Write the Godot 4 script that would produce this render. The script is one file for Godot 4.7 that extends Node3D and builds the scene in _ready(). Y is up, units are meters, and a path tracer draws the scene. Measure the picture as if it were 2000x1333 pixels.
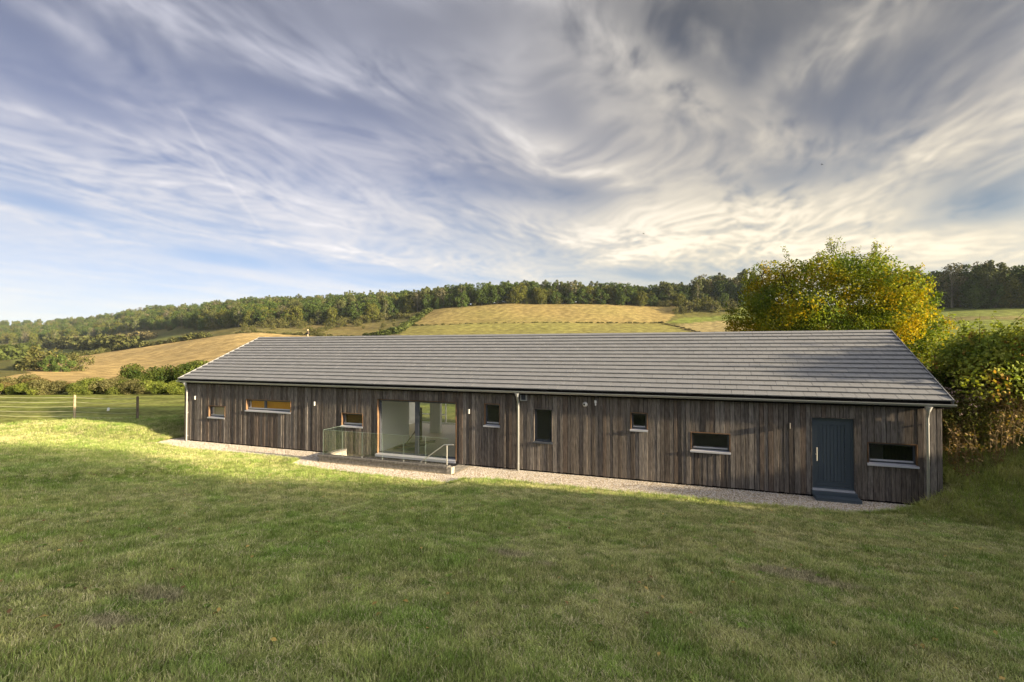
extends Node3D
# A long boarded house on a lawn in a chalk valley, low autumn sun from the east end.
# World: x runs along the front wall, z points out of it towards the lawn, y = 0 is the foot of the boards.

const EYE := Vector3(0, 4.35, 17.27)
const SUN_TO := Vector3(0.9744, 0.2130, 0.0720)     # towards the sun: low, a few degrees out of the wall's plane
const FAR_R := [25.0, 40.0, 55.0, 75.0, 100.0, 130.0, 165.0, 205.0, 250.0, 290.0, 330.0, 370.0, 420.0, 500.0, 620.0, 780.0, 950.0, 1150.0, 1500.0]
# Heights of the valley (metres) by bearing (rows, every 4 degrees) and range (columns, FAR_R).
const VALLEY := [
	[0.5, 0.5, 0.5, 0.2, -0.2, -0.7, -0.9, -1.3, -1.8, -1.9, -1.9, -2.0, -2.0, -2.1, -2.3, -1.5, 0.2, 3.5, 10.1],
	[0.5, 0.5, 0.5, 0.0, -0.5, -0.8, -1.1, -1.6, -1.9, -1.9, -2.0, -2.0, -2.1, -2.2, -2.1, -0.7, 2.4, 6.7, 16.1],
	[0.5, 0.5, 0.4, -0.2, -0.6, -0.9, -1.4, -1.8, -1.9, -2.0, -2.0, -2.1, -2.2, -2.3, -1.4, 1.2, 5.4, 10.4, 25.1],
	[0.5, 0.5, 0.2, -0.3, -0.7, -1.1, -1.6, -1.9, -2.0, -2.0, -2.1, -2.2, -2.2, -2.2, -0.8, 3.4, 8.7, 15.6, 37.1],
	[0.5, 0.5, 0.1, -0.5, -0.8, -1.3, -1.8, -1.9, -2.0, -2.1, -2.1, -2.2, -2.3, -1.7, 0.3, 5.5, 11.0, 20.4, 47.0],
	[0.5, 0.5, -0.1, -0.6, -1.0, -1.6, -2.0, -2.2, -2.1, -2.0, -1.7, -1.5, -1.2, -0.0, 2.9, 8.7, 16.4, 30.1, 57.2],
	[0.5, 0.4, -0.2, -0.7, -1.3, -2.0, -2.5, -2.6, -2.0, -0.8, 0.4, 1.5, 2.5, 4.1, 7.9, 16.5, 28.7, 48.2, 63.4],
	[0.5, 0.3, -0.3, -0.8, -1.5, -2.1, -2.4, -1.8, -0.1, 2.5, 4.9, 6.5, 8.3, 11.5, 18.9, 36.1, 56.5, 65.6, 65.8],
	[0.5, 0.2, -0.3, -0.9, -1.7, -1.7, -1.3, 0.9, 4.2, 8.0, 10.5, 12.5, 15.5, 21.4, 34.1, 50.3, 60.3, 62.9, 61.9],
	[0.5, 0.2, -0.3, -0.9, -1.5, -1.0, 0.1, 3.5, 8.0, 12.1, 14.6, 17.6, 21.8, 30.0, 45.8, 55.2, 57.8, 58.7, 58.4],
	[0.5, 0.2, -0.3, -0.7, -1.1, -0.1, 1.4, 5.1, 9.2, 12.7, 15.8, 19.6, 25.5, 36.6, 49.3, 52.4, 54.3, 56.0, 58.2],
	[0.5, 0.1, -0.2, -0.5, -0.7, 0.5, 2.3, 6.1, 10.0, 13.8, 17.6, 21.9, 29.8, 41.6, 49.3, 50.9, 52.8, 55.2, 58.4],
	[0.5, 0.1, -0.2, -0.4, -0.5, 0.7, 2.8, 6.6, 10.9, 15.0, 19.5, 24.7, 34.3, 44.1, 48.2, 50.7, 53.1, 55.4, 58.4],
	[0.5, 0.2, -0.2, -0.3, -0.4, 1.5, 4.0, 7.5, 12.3, 17.1, 23.8, 30.0, 37.9, 44.2, 47.0, 49.9, 52.6, 55.3, 58.4],
	[0.5, 0.2, -0.1, -0.3, -0.4, 2.6, 5.5, 8.3, 13.7, 19.7, 29.7, 35.4, 40.0, 43.3, 45.9, 48.6, 51.7, 54.9, 58.4],
	[0.5, 0.2, -0.0, -0.1, -0.1, 2.7, 5.3, 8.1, 13.9, 21.2, 32.0, 37.5, 41.2, 43.8, 46.2, 48.7, 51.8, 55.0, 58.4],
	[0.5, 0.3, 0.0, 0.0, 0.1, 2.7, 5.1, 7.7, 14.1, 22.5, 34.0, 39.3, 42.3, 44.1, 46.4, 48.8, 51.9, 55.1, 58.4],
	[0.5, 0.3, 0.1, 0.1, 0.2, 2.8, 5.2, 7.8, 14.0, 22.2, 33.5, 39.0, 41.9, 43.9, 46.2, 48.7, 51.8, 55.0, 58.4],
	[0.5, 0.4, 0.2, 0.2, 0.3, 2.8, 5.2, 7.7, 13.7, 21.4, 32.7, 38.5, 41.5, 43.6, 46.0, 48.6, 51.7, 54.9, 58.4],
	[0.5, 0.4, 0.3, 0.3, 0.4, 2.9, 5.3, 7.5, 13.2, 20.2, 31.3, 38.0, 40.9, 43.2, 45.7, 48.5, 51.5, 54.7, 58.4],
	[0.5, 0.5, 0.4, 0.5, 0.7, 2.9, 5.4, 7.6, 12.6, 18.7, 28.6, 36.7, 40.1, 42.7, 45.4, 48.2, 51.2, 54.4, 58.4],
	[0.5, 0.5, 0.5, 0.6, 0.9, 3.0, 5.4, 7.7, 12.1, 17.5, 25.6, 35.1, 39.2, 42.1, 44.9, 47.9, 50.9, 54.0, 58.4],
	[0.5, 0.6, 0.6, 0.8, 1.2, 3.1, 5.5, 7.8, 11.9, 16.8, 23.6, 32.8, 38.4, 41.7, 44.9, 48.3, 51.2, 54.1, 58.0],
	[0.5, 0.6, 0.8, 1.0, 1.4, 3.1, 5.7, 8.0, 11.8, 16.3, 22.9, 31.1, 37.2, 41.3, 45.3, 49.5, 52.8, 54.8, 57.8],
	[0.5, 0.7, 0.9, 1.2, 1.7, 3.1, 5.8, 8.2, 11.4, 15.7, 22.5, 29.7, 35.8, 40.6, 45.4, 50.4, 54.7, 55.9, 57.7],
	[0.9, 1.0, 1.2, 1.4, 2.0, 3.1, 5.9, 8.6, 11.9, 16.7, 22.3, 28.5, 34.6, 39.6, 44.9, 50.7, 55.6, 57.1, 57.9],
	[1.5, 1.5, 1.6, 1.7, 2.4, 3.2, 6.0, 8.9, 12.6, 18.0, 23.1, 28.2, 33.2, 38.1, 44.0, 50.3, 55.8, 58.4, 58.4],
	[1.9, 1.9, 2.0, 2.0, 2.7, 3.6, 5.9, 8.6, 12.6, 17.6, 23.0, 27.9, 32.4, 36.7, 42.5, 49.2, 55.0, 59.5, 58.9],
	[2.1, 2.1, 2.2, 2.3, 2.7, 3.7, 5.5, 8.1, 11.6, 15.2, 20.5, 25.4, 30.3, 35.1, 40.3, 47.1, 52.8, 58.4, 59.1],
	[2.2, 2.2, 2.3, 2.4, 2.6, 3.6, 4.7, 7.3, 9.9, 13.2, 17.3, 21.9, 27.6, 33.3, 38.2, 44.6, 50.4, 56.0, 59.3],
	[2.3, 2.3, 2.3, 2.4, 2.5, 3.3, 4.2, 6.2, 8.5, 11.1, 13.9, 18.0, 23.3, 30.3, 36.0, 41.8, 47.6, 53.2, 59.5],
	[2.4, 2.4, 2.4, 2.5, 2.6, 3.0, 3.9, 4.9, 7.2, 9.0, 11.5, 14.0, 18.6, 26.1, 33.4, 38.7, 44.3, 49.9, 57.7],
	[2.4, 2.4, 2.4, 2.5, 2.6, 2.7, 3.4, 4.2, 5.7, 7.4, 9.0, 11.1, 13.9, 20.4, 29.3, 35.7, 40.5, 46.1, 53.8],
	[2.4, 2.4, 2.4, 2.4, 2.5, 2.6, 2.8, 3.6, 4.4, 5.6, 7.1, 8.5, 10.4, 14.3, 22.8, 31.8, 36.6, 41.4, 49.2],
]
var far_log := PackedFloat32Array()
var rng := RandomNumberGenerator.new()
var M := {}
var used_names := {}
var noise_a := FastNoiseLite.new()
var noise_b := FastNoiseLite.new()
var noise_c := FastNoiseLite.new()
var noise_d := FastNoiseLite.new()
var gravel_poly := PackedVector2Array()

# ------------------------------------------------------------------ mesh builder
class MB:
	var v := PackedVector3Array()
	var n := PackedVector3Array()
	var c := PackedColorArray()
	var uv := PackedVector2Array()
	var idx := PackedInt32Array()
	var col := Color(1, 1, 1)
	var use_col := false
	var use_uv := false
	# corners counter-clockwise as seen from the outside
	func quad(a: Vector3, b: Vector3, cc: Vector3, d: Vector3, uo := Vector2.ZERO, us := Vector2.ZERO) -> void:
		var nn := (b - a).cross(d - a)
		if nn.length_squared() < 1e-14:
			nn = (cc - a).cross(d - a)
		nn = nn.normalized()
		var k := v.size()
		v.append(a); v.append(b); v.append(cc); v.append(d)
		for i in 4:
			n.append(nn)
		if use_col:
			for i in 4:
				c.append(col)
		if use_uv:
			uv.append(uo); uv.append(uo + Vector2(us.x, 0)); uv.append(uo + us); uv.append(uo + Vector2(0, us.y))
		idx.append_array(PackedInt32Array([k, k + 2, k + 1, k, k + 3, k + 2]))
	func tri(a: Vector3, b: Vector3, cc: Vector3) -> void:
		var nn := (b - a).cross(cc - a).normalized()
		var k := v.size()
		v.append(a); v.append(b); v.append(cc)
		for i in 3:
			n.append(nn)
			if use_col:
				c.append(col)
			if use_uv:
				uv.append(Vector2.ZERO)
		idx.append_array(PackedInt32Array([k, k + 2, k + 1]))
	func box(lo: Vector3, hi: Vector3, t := Transform3D.IDENTITY) -> void:
		var p := []
		for i in 8:
			p.append(t * Vector3(hi.x if i & 1 else lo.x, hi.y if i & 2 else lo.y, hi.z if i & 4 else lo.z))
		var s := hi - lo
		quad(p[4], p[5], p[7], p[6], Vector2(lo.x, lo.y), Vector2(s.x, s.y))
		quad(p[1], p[0], p[2], p[3], Vector2(lo.x, lo.y), Vector2(s.x, s.y))
		quad(p[5], p[1], p[3], p[7], Vector2(lo.z, lo.y), Vector2(s.z, s.y))
		quad(p[0], p[4], p[6], p[2], Vector2(lo.z, lo.y), Vector2(s.z, s.y))
		quad(p[6], p[7], p[3], p[2], Vector2(lo.x, lo.z), Vector2(s.x, s.z))
		quad(p[0], p[1], p[5], p[4], Vector2(lo.x, lo.z), Vector2(s.x, s.z))
	# a box whose front (+z) edges are bevelled
	func slab(lo: Vector3, hi: Vector3, b: float) -> void:
		var f := hi.z
		var m := hi.z - b
		quad(Vector3(lo.x + b, lo.y + b, f), Vector3(hi.x - b, lo.y + b, f), Vector3(hi.x - b, hi.y - b, f), Vector3(lo.x + b, hi.y - b, f), Vector2(lo.x, lo.y), Vector2(hi.x - lo.x, hi.y - lo.y))
		quad(Vector3(lo.x, lo.y, m), Vector3(hi.x, lo.y, m), Vector3(hi.x - b, lo.y + b, f), Vector3(lo.x + b, lo.y + b, f))
		quad(Vector3(hi.x, lo.y, m), Vector3(hi.x, hi.y, m), Vector3(hi.x - b, hi.y - b, f), Vector3(hi.x - b, lo.y + b, f))
		quad(Vector3(hi.x, hi.y, m), Vector3(lo.x, hi.y, m), Vector3(lo.x + b, hi.y - b, f), Vector3(hi.x - b, hi.y - b, f))
		quad(Vector3(lo.x, hi.y, m), Vector3(lo.x, lo.y, m), Vector3(lo.x + b, lo.y + b, f), Vector3(lo.x + b, hi.y - b, f))
		quad(Vector3(hi.x, lo.y, m), Vector3(hi.x, lo.y, lo.z), Vector3(hi.x, hi.y, lo.z), Vector3(hi.x, hi.y, m))
		quad(Vector3(lo.x, lo.y, lo.z), Vector3(lo.x, lo.y, m), Vector3(lo.x, hi.y, m), Vector3(lo.x, hi.y, lo.z))
		quad(Vector3(lo.x, hi.y, m), Vector3(hi.x, hi.y, m), Vector3(hi.x, hi.y, lo.z), Vector3(lo.x, hi.y, lo.z))
		quad(Vector3(lo.x, lo.y, lo.z), Vector3(hi.x, lo.y, lo.z), Vector3(hi.x, lo.y, m), Vector3(lo.x, lo.y, m))
		quad(Vector3(hi.x, lo.y, lo.z), Vector3(lo.x, lo.y, lo.z), Vector3(lo.x, hi.y, lo.z), Vector3(hi.x, hi.y, lo.z))
	func tube(pts: Array, radii: Array, sides := 8, caps := true) -> void:
		var base := v.size()
		var prev_x := Vector3.ZERO
		for i in pts.size():
			var p: Vector3 = pts[i]
			var q0: Vector3 = pts[max(i - 1, 0)]
			var q1: Vector3 = pts[min(i + 1, pts.size() - 1)]
			var d := (q1 - q0).normalized()
			var x := prev_x
			if x == Vector3.ZERO:
				x = d.cross(Vector3(0.31, 0.2, 0.93) if absf(d.y) > 0.8 else Vector3.UP).normalized()
			x = (x - d * x.dot(d)).normalized()
			prev_x = x
			var y := d.cross(x)
			for k in sides + 1:
				var a := TAU * k / sides
				var o := x * cos(a) + y * sin(a)
				v.append(p + o * float(radii[i]))
				n.append(o)
				if use_col:
					c.append(col)
				if use_uv:
					uv.append(Vector2(float(k) / sides, i))
		for i in pts.size() - 1:
			for k in sides:
				var a := base + i * (sides + 1) + k
				var b := a + sides + 1
				idx.append_array(PackedInt32Array([a, b, a + 1, a + 1, b, b + 1]))
		if caps:
			for e in 2:
				var i := 0 if e == 0 else pts.size() - 1
				var centre: Vector3 = pts[i]
				var ring := base + i * (sides + 1)
				for k in sides:
					if e == 0:
						tri(centre, v[ring + k + 1], v[ring + k])
					else:
						tri(centre, v[ring + k], v[ring + k + 1])
	func add(other: MB, t: Transform3D, tint := Color(1, 1, 1)) -> void:
		var k := v.size()
		v.append_array(t * other.v)
		var nb := Transform3D(t.basis.inverse().transposed(), Vector3.ZERO)
		for q in nb * other.n:
			n.append(q.normalized())
		if use_col:
			for q in other.v.size():
				c.append(other.c[q] * tint if other.use_col else tint)
		if use_uv:
			uv.append_array(other.uv)
		for q in other.idx:
			idx.append(q + k)
	func mesh() -> ArrayMesh:
		var a := []
		a.resize(Mesh.ARRAY_MAX)
		a[Mesh.ARRAY_VERTEX] = v
		a[Mesh.ARRAY_NORMAL] = n
		if use_col:
			a[Mesh.ARRAY_COLOR] = c
		if use_uv:
			a[Mesh.ARRAY_TEX_UV] = uv
		a[Mesh.ARRAY_INDEX] = idx
		var m := ArrayMesh.new()
		m.add_surface_from_arrays(Mesh.PRIMITIVE_TRIANGLES, a)
		return m

func mb(with_col := false, with_uv := false) -> MB:
	var b := MB.new()
	b.use_col = with_col
	b.use_uv = with_uv
	return b

# ------------------------------------------------------------------ nodes
func numbered(called: String) -> String:
	var k: int = used_names.get(called, 0)
	used_names[called] = k + 1
	return called if k == 0 else "%s_%03d" % [called, k]

func tag(o: Node, label: String, category: String, group := "") -> Node:
	o.set_meta("label", label)
	o.set_meta("category", category)
	if group != "":
		o.set_meta("group", group)
	return o

func thing(called: String, at: Vector3, label: String, category: String, group := "") -> Node3D:
	var o := Node3D.new()
	o.name = numbered(called)
	add_child(o)
	o.position = at
	tag(o, label, category, group)
	return o

func obj(called: String, m, material: Material, parent: Node = null) -> MeshInstance3D:
	var o := MeshInstance3D.new()
	o.mesh = m.mesh() if m is MB else m
	o.material_override = material
	if parent == null:
		o.name = numbered(called)
		add_child(o)
	else:
		o.name = called
		parent.add_child(o, true)
	return o

func struct(called: String, m, material: Material) -> MeshInstance3D:
	var o := obj(called, m, material)
	o.set_meta("kind", "structure")
	return o

func group_node(called: String, parent: Node) -> Node3D:
	var o := Node3D.new()
	o.name = called
	parent.add_child(o, true)
	return o

func lin(r: float, g: float, b: float) -> Color:
	return Color(r, g, b).linear_to_srgb()

func mat(c: Color, rough := 0.8, metal := 0.0) -> StandardMaterial3D:
	var m := StandardMaterial3D.new()
	m.albedo_color = c
	m.roughness = rough
	m.metallic = metal
	m.metallic_specular = 0.5 if rough < 0.7 else 0.16
	return m

# ------------------------------------------------------------------ computed textures
func grey_texture(w: int, h: int, f: Callable) -> ImageTexture:
	var data := PackedByteArray()
	data.resize(w * h * 3)
	for y in h:
		for x in w:
			var q: Color = f.call(x, y)
			var k := (y * w + x) * 3
			data[k] = clampi(int(q.r * 255.0), 0, 255)
			data[k + 1] = clampi(int(q.g * 255.0), 0, 255)
			data[k + 2] = clampi(int(q.b * 255.0), 0, 255)
	var im := Image.create_from_data(w, h, false, Image.FORMAT_RGB8, data)
	return ImageTexture.create_from_image(im)

func fbm(seed_: int, freq: float, oct: int, kind := FastNoiseLite.TYPE_SIMPLEX_SMOOTH) -> FastNoiseLite:
	var q := FastNoiseLite.new()
	q.seed = seed_
	q.noise_type = kind
	q.frequency = freq
	q.fractal_type = FastNoiseLite.FRACTAL_FBM if oct > 1 else FastNoiseLite.FRACTAL_NONE
	q.fractal_octaves = oct
	return q

func make_materials() -> void:
	# weathered timber: long grain, a few knots and silvered streaks
	var g1 := fbm(3, 1.0, 4)
	var g2 := fbm(5, 1.0, 3)
	var wood_tex := grey_texture(128, 512, func(x, y):
		var a: float = g1.get_noise_2d(x * 0.11, y * 0.004)
		var b: float = g2.get_noise_2d(x * 0.6 + 50.0, y * 0.012)
		var s: float = g2.get_noise_2d(x * 0.02, y * 0.012 + 90.0)
		var q := clampf(0.72 + a * 0.24 + b * 0.34 + s * 0.10, 0.12, 1.0)
		return Color(q, q * (0.985 - 0.02 * a), q * (0.97 - 0.05 * a)))
	var wood_h := grey_texture(128, 512, func(x, y):
		var q: float = 0.5 + 0.5 * g1.get_noise_2d(x * 0.25, y * 0.006)
		return Color(q, q, q))
	M.boards = []
	var tones := [Vector3(0.240, 0.216, 0.192), Vector3(0.208, 0.186, 0.164), Vector3(0.280, 0.256, 0.230), Vector3(0.168, 0.147, 0.129), Vector3(0.226, 0.208, 0.190), Vector3(0.250, 0.220, 0.192), Vector3(0.190, 0.174, 0.160), Vector3(0.205, 0.170, 0.144), Vector3(0.315, 0.292, 0.266), Vector3(0.148, 0.130, 0.115)]
	for q in tones:
		var m := mat(lin(q.x * 1.18, q.y * 1.2, q.z * 1.26), 0.85)
		m.albedo_texture = wood_tex
		m.heightmap_enabled = true
		m.heightmap_texture = wood_h
		m.heightmap_scale = 0.15
		M.boards.append(m)
	M.reveal = mat(lin(0.36, 0.235, 0.145), 0.75)
	M.reveal.albedo_texture = wood_tex
	M.membrane = mat(lin(0.012, 0.012, 0.013), 0.9)
	# concrete roof tiles: close grain, a few pale flecks of lichen
	var r1 := fbm(11, 0.09, 4)
	var r2 := fbm(12, 0.35, 2)
	var tile_tex := grey_texture(256, 256, func(x, y):
		var q: float = 0.80 + 0.09 * r1.get_noise_2d(x, y) + 0.08 * r2.get_noise_2d(x, y)
		return Color(q, q * 0.995, q * 0.985))
	M.tiles = []
	for q in [0.335, 0.345, 0.326, 0.340, 0.350, 0.330]:
		var m := mat(lin(q * 0.955, q * 0.99, q * 1.05), 0.6)
		m.albedo_texture = tile_tex
		m.uv1_triplanar = true
		m.uv1_scale = Vector3(2.3, 2.3, 2.3)
		M.tiles.append(m)
	M.tile_field = mat(lin(1, 1, 1), 0.62)
	M.tile_field.vertex_color_use_as_albedo = true
	M.tile_field.albedo_texture = tile_tex
	M.tile_field.uv1_triplanar = true
	M.tile_field.uv1_scale = Vector3(2.3, 2.3, 2.3)
	M.gutter = mat(lin(0.36, 0.37, 0.37), 0.4, 0.35)
	M.pipe = mat(lin(0.42, 0.43, 0.43), 0.34, 0.75)
	M.frame = mat(lin(0.060, 0.068, 0.085), 0.45)
	M.sill = mat(lin(0.46, 0.48, 0.54), 0.42, 0.25)
	M.door = mat(lin(0.055, 0.076, 0.098), 0.5)
	M.steel = mat(lin(0.62, 0.62, 0.60), 0.35, 0.7)
	M.plaster = mat(lin(0.82, 0.82, 0.79), 0.9)
	M.floor_in = mat(lin(0.45, 0.38, 0.28), 0.5)
	M.dark_wood = mat(lin(0.10, 0.060, 0.030), 0.6)
	M.amber = mat(lin(0.62, 0.30, 0.045), 0.9)
	M.beige = mat(lin(0.50, 0.42, 0.30), 0.9)
	M.umber = mat(lin(0.13, 0.075, 0.03), 0.9)
	M.white = mat(lin(0.75, 0.75, 0.73), 0.5)
	M.black = mat(lin(0.02, 0.02, 0.022), 0.5)
	var gl := mat(Color(0.30, 0.40, 0.36, 0.02), 0.02)
	gl.transparency = BaseMaterial3D.TRANSPARENCY_ALPHA
	gl.metallic_specular = 0.6
	M.glass = gl
	var gl3 := mat(Color(0.66, 0.74, 0.62, 0.10), 0.02)  # pale diffuse veil painted in for the lawn reflected in the glass
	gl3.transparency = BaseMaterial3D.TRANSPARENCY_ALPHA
	M.veiled_door_glass = gl3
	var gl2 := mat(Color(0.34, 0.46, 0.40, 0.02), 0.02)
	gl2.transparency = BaseMaterial3D.TRANSPARENCY_ALPHA
	M.rail_glass = gl2
	M.glass_edge = mat(lin(0.26, 0.34, 0.29), 0.3)  # polished green edge; its bright highlight is put into the strip colour
	var c1 := fbm(21, 0.03, 5)
	var conc := grey_texture(256, 256, func(x, y):
		var q: float = 0.82 + 0.22 * c1.get_noise_2d(x, y)
		return Color(q, q * 0.99, q * 0.965))
	M.concrete = mat(lin(0.46, 0.44, 0.40), 0.85)
	M.concrete.albedo_texture = conc
	M.concrete.uv1_triplanar = true
	M.concrete.uv1_scale = Vector3(0.7, 0.7, 0.7)
	M.coping = mat(lin(0.24, 0.235, 0.23), 0.7)
	M.coping.albedo_texture = conc
	M.coping.uv1_triplanar = true
	# gravel
	var v1 := fbm(31, 0.09, 1, FastNoiseLite.TYPE_CELLULAR)
	v1.cellular_return_type = FastNoiseLite.RETURN_CELL_VALUE
	var v2 := fbm(31, 0.09, 1, FastNoiseLite.TYPE_CELLULAR)
	v2.cellular_return_type = FastNoiseLite.RETURN_DISTANCE2_SUB
	var gr := grey_texture(384, 384, func(x, y):
		var t: float = 0.5 + 0.5 * v1.get_noise_2d(x, y)
		var q := 0.62 + 0.38 * t
		return Color(q, q * (0.93 + 0.04 * t), q * (0.80 + 0.10 * t)))
	var gh := grey_texture(384, 384, func(x, y):
		var q: float = clampf(1.0 + v2.get_noise_2d(x, y), 0.0, 1.0)
		q = sqrt(q)
		return Color(q, q, q))
	M.gravel = mat(lin(0.52, 0.48, 0.42), 0.95)
	M.gravel.albedo_texture = gr
	M.gravel.uv1_triplanar = true
	M.gravel.uv1_world_triplanar = true
	M.gravel.uv1_scale = Vector3(0.95, 0.95, 0.95)
	M.gravel.heightmap_enabled = true
	M.gravel.heightmap_texture = gh
	M.gravel.heightmap_scale = 1.2
	M.stone = mat(lin(1, 1, 1), 0.9)
	M.stone.vertex_color_use_as_albedo = true
	# earth under the grass, and far fields
	var e1 := fbm(41, 0.02, 5)
	var e2 := fbm(42, 0.2, 2)
	var earth := grey_texture(512, 512, func(x, y):
		var q: float = 0.74 + 0.26 * e1.get_noise_2d(x, y) + 0.24 * e2.get_noise_2d(x, y)
		return Color(q, q, q * 0.97))
	M.lawn = mat(lin(1, 1, 1), 0.95)
	M.lawn.vertex_color_use_as_albedo = true
	M.lawn.albedo_texture = earth
	M.lawn.uv1_triplanar = true
	M.lawn.uv1_world_triplanar = true
	M.lawn.uv1_scale = Vector3(0.55, 0.55, 0.55)
	M.field = mat(lin(1, 1, 1), 0.95)
	M.field.vertex_color_use_as_albedo = true
	M.field.albedo_texture = earth
	M.field.uv1_triplanar = true
	M.field.uv1_world_triplanar = true
	M.field.uv1_scale = Vector3(0.021, 0.021, 0.021)
	M.grass = mat(lin(1, 1, 1), 0.7)
	M.grass.vertex_color_use_as_albedo = true
	M.grass.backlight_enabled = true
	M.grass.backlight = Color(0.5, 0.5, 0.3)
	M.leaf = mat(lin(1, 1, 1), 0.82)
	M.leaf.vertex_color_use_as_albedo = true
	M.leaf.backlight_enabled = true
	M.leaf.backlight = Color(0.85, 0.85, 0.45)
	M.far_leaf = mat(lin(0.84, 0.88, 0.84), 0.75)
	M.far_leaf.vertex_color_use_as_albedo = true
	M.far_leaf.backlight_enabled = true
	M.far_leaf.backlight = Color(0.3, 0.3, 0.15)
	var k1 := fbm(51, 0.06, 4)
	var bark := grey_texture(64, 256, func(x, y):
		var q: float = 0.7 + 0.5 * k1.get_noise_2d(x * 3.0, y * 0.5)
		return Color(q, q * 0.97, q * 0.92))
	M.bark = mat(lin(0.15, 0.125, 0.095), 0.9)
	M.bark.albedo_texture = bark
	M.post_wood = mat(lin(0.66, 0.55, 0.36), 0.85)
	M.post_wood.albedo_texture = wood_tex
	M.post_dark = mat(lin(0.24, 0.20, 0.15), 0.85)
	M.post_dark.albedo_texture = wood_tex
	M.tape = mat(lin(0.55, 0.53, 0.38), 0.8)

# ------------------------------------------------------------------ sky, sun, camera
const SKY_CLOUDS := [  # azimuth, height, half length, half width (degrees), tilt, more or less cloud
	[-1.9, 29.5, 10.9, 4.8, -0.66, -0.95],
	[15.8, 22.9, 6.0, 3.1, 0.33, -0.30],
	[22.3, 12.6, 3.8, 1.7, -0.08, -0.95],
	[-40.8, 25.3, 14.0, 1.8, -0.05, -0.60],
	[-62.6, 20.6, 5.5, 2.0, 0.13, -0.40],
	[-14.8, 17.5, 10.9, 1.3, -0.08, -0.75],
	[9.2, 16.3, 5.2, 1.2, 0.03, -0.55],
	[-63.5, 11.5, 3.1, 1.0, -0.17, -0.50],
	[-48.0, 8.8, 6.0, 0.7, 0.00, -0.85],
	[-3.6, 8.0, 4.3, 0.5, -0.10, -0.60],
	[-64.6, 25.4, 4.0, 2.3, -0.04, -0.40],
	[-32.2, 33.3, 11.2, 2.4, 0.09, -0.45],
	[-15.3, 26.2, 4.6, 2.0, -0.62, -0.42],
	[3.1, 22.1, 2.0, 1.9, -1.23, -0.50],
	[-32.1, 7.7, 4.5, 0.5, -0.03, -0.70],
	[17.5, 11.2, 3.2, 0.4, 0.02, -0.60],
	[24.5, 22.1, 3.7, 4.3, -0.34, -0.15],
	[-6.8, 29.3, 15.9, 1.9, -0.61, 0.90],
	[-11.9, 19.6, 9.1, 1.6, -0.44, 0.50],
	[12.7, 26.6, 7.6, 2.0, 0.46, 0.60],
	[4.0, 12.2, 15.8, 3.0, -0.09, 0.80],
	[19.6, 8.1, 7.6, 1.7, -0.11, 0.60],
	[-56.1, 15.5, 14.7, 2.5, -0.03, 0.40],
	[-61.5, 10.2, 7.3, 0.6, -0.17, 0.50],
	[-34.3, 10.3, 14.0, 0.9, -0.08, 0.60],
	[-44.9, 27.7, 15.3, 2.3, -0.09, 0.40],
	[-62.6, 19.0, 6.0, 0.5, -0.07, 0.60],
	[-63.0, 26.0, 3.8, 0.9, -0.22, 0.50],
	[22.0, 18.0, 5.2, 1.6, 0.22, 0.40],
	[-6.3, 13.0, 10.9, 1.9, -0.05, 0.40],
]
var sky_rows := []
var sky_n := []
const SKY_W := 3072
const SKY_H := 1536

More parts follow.
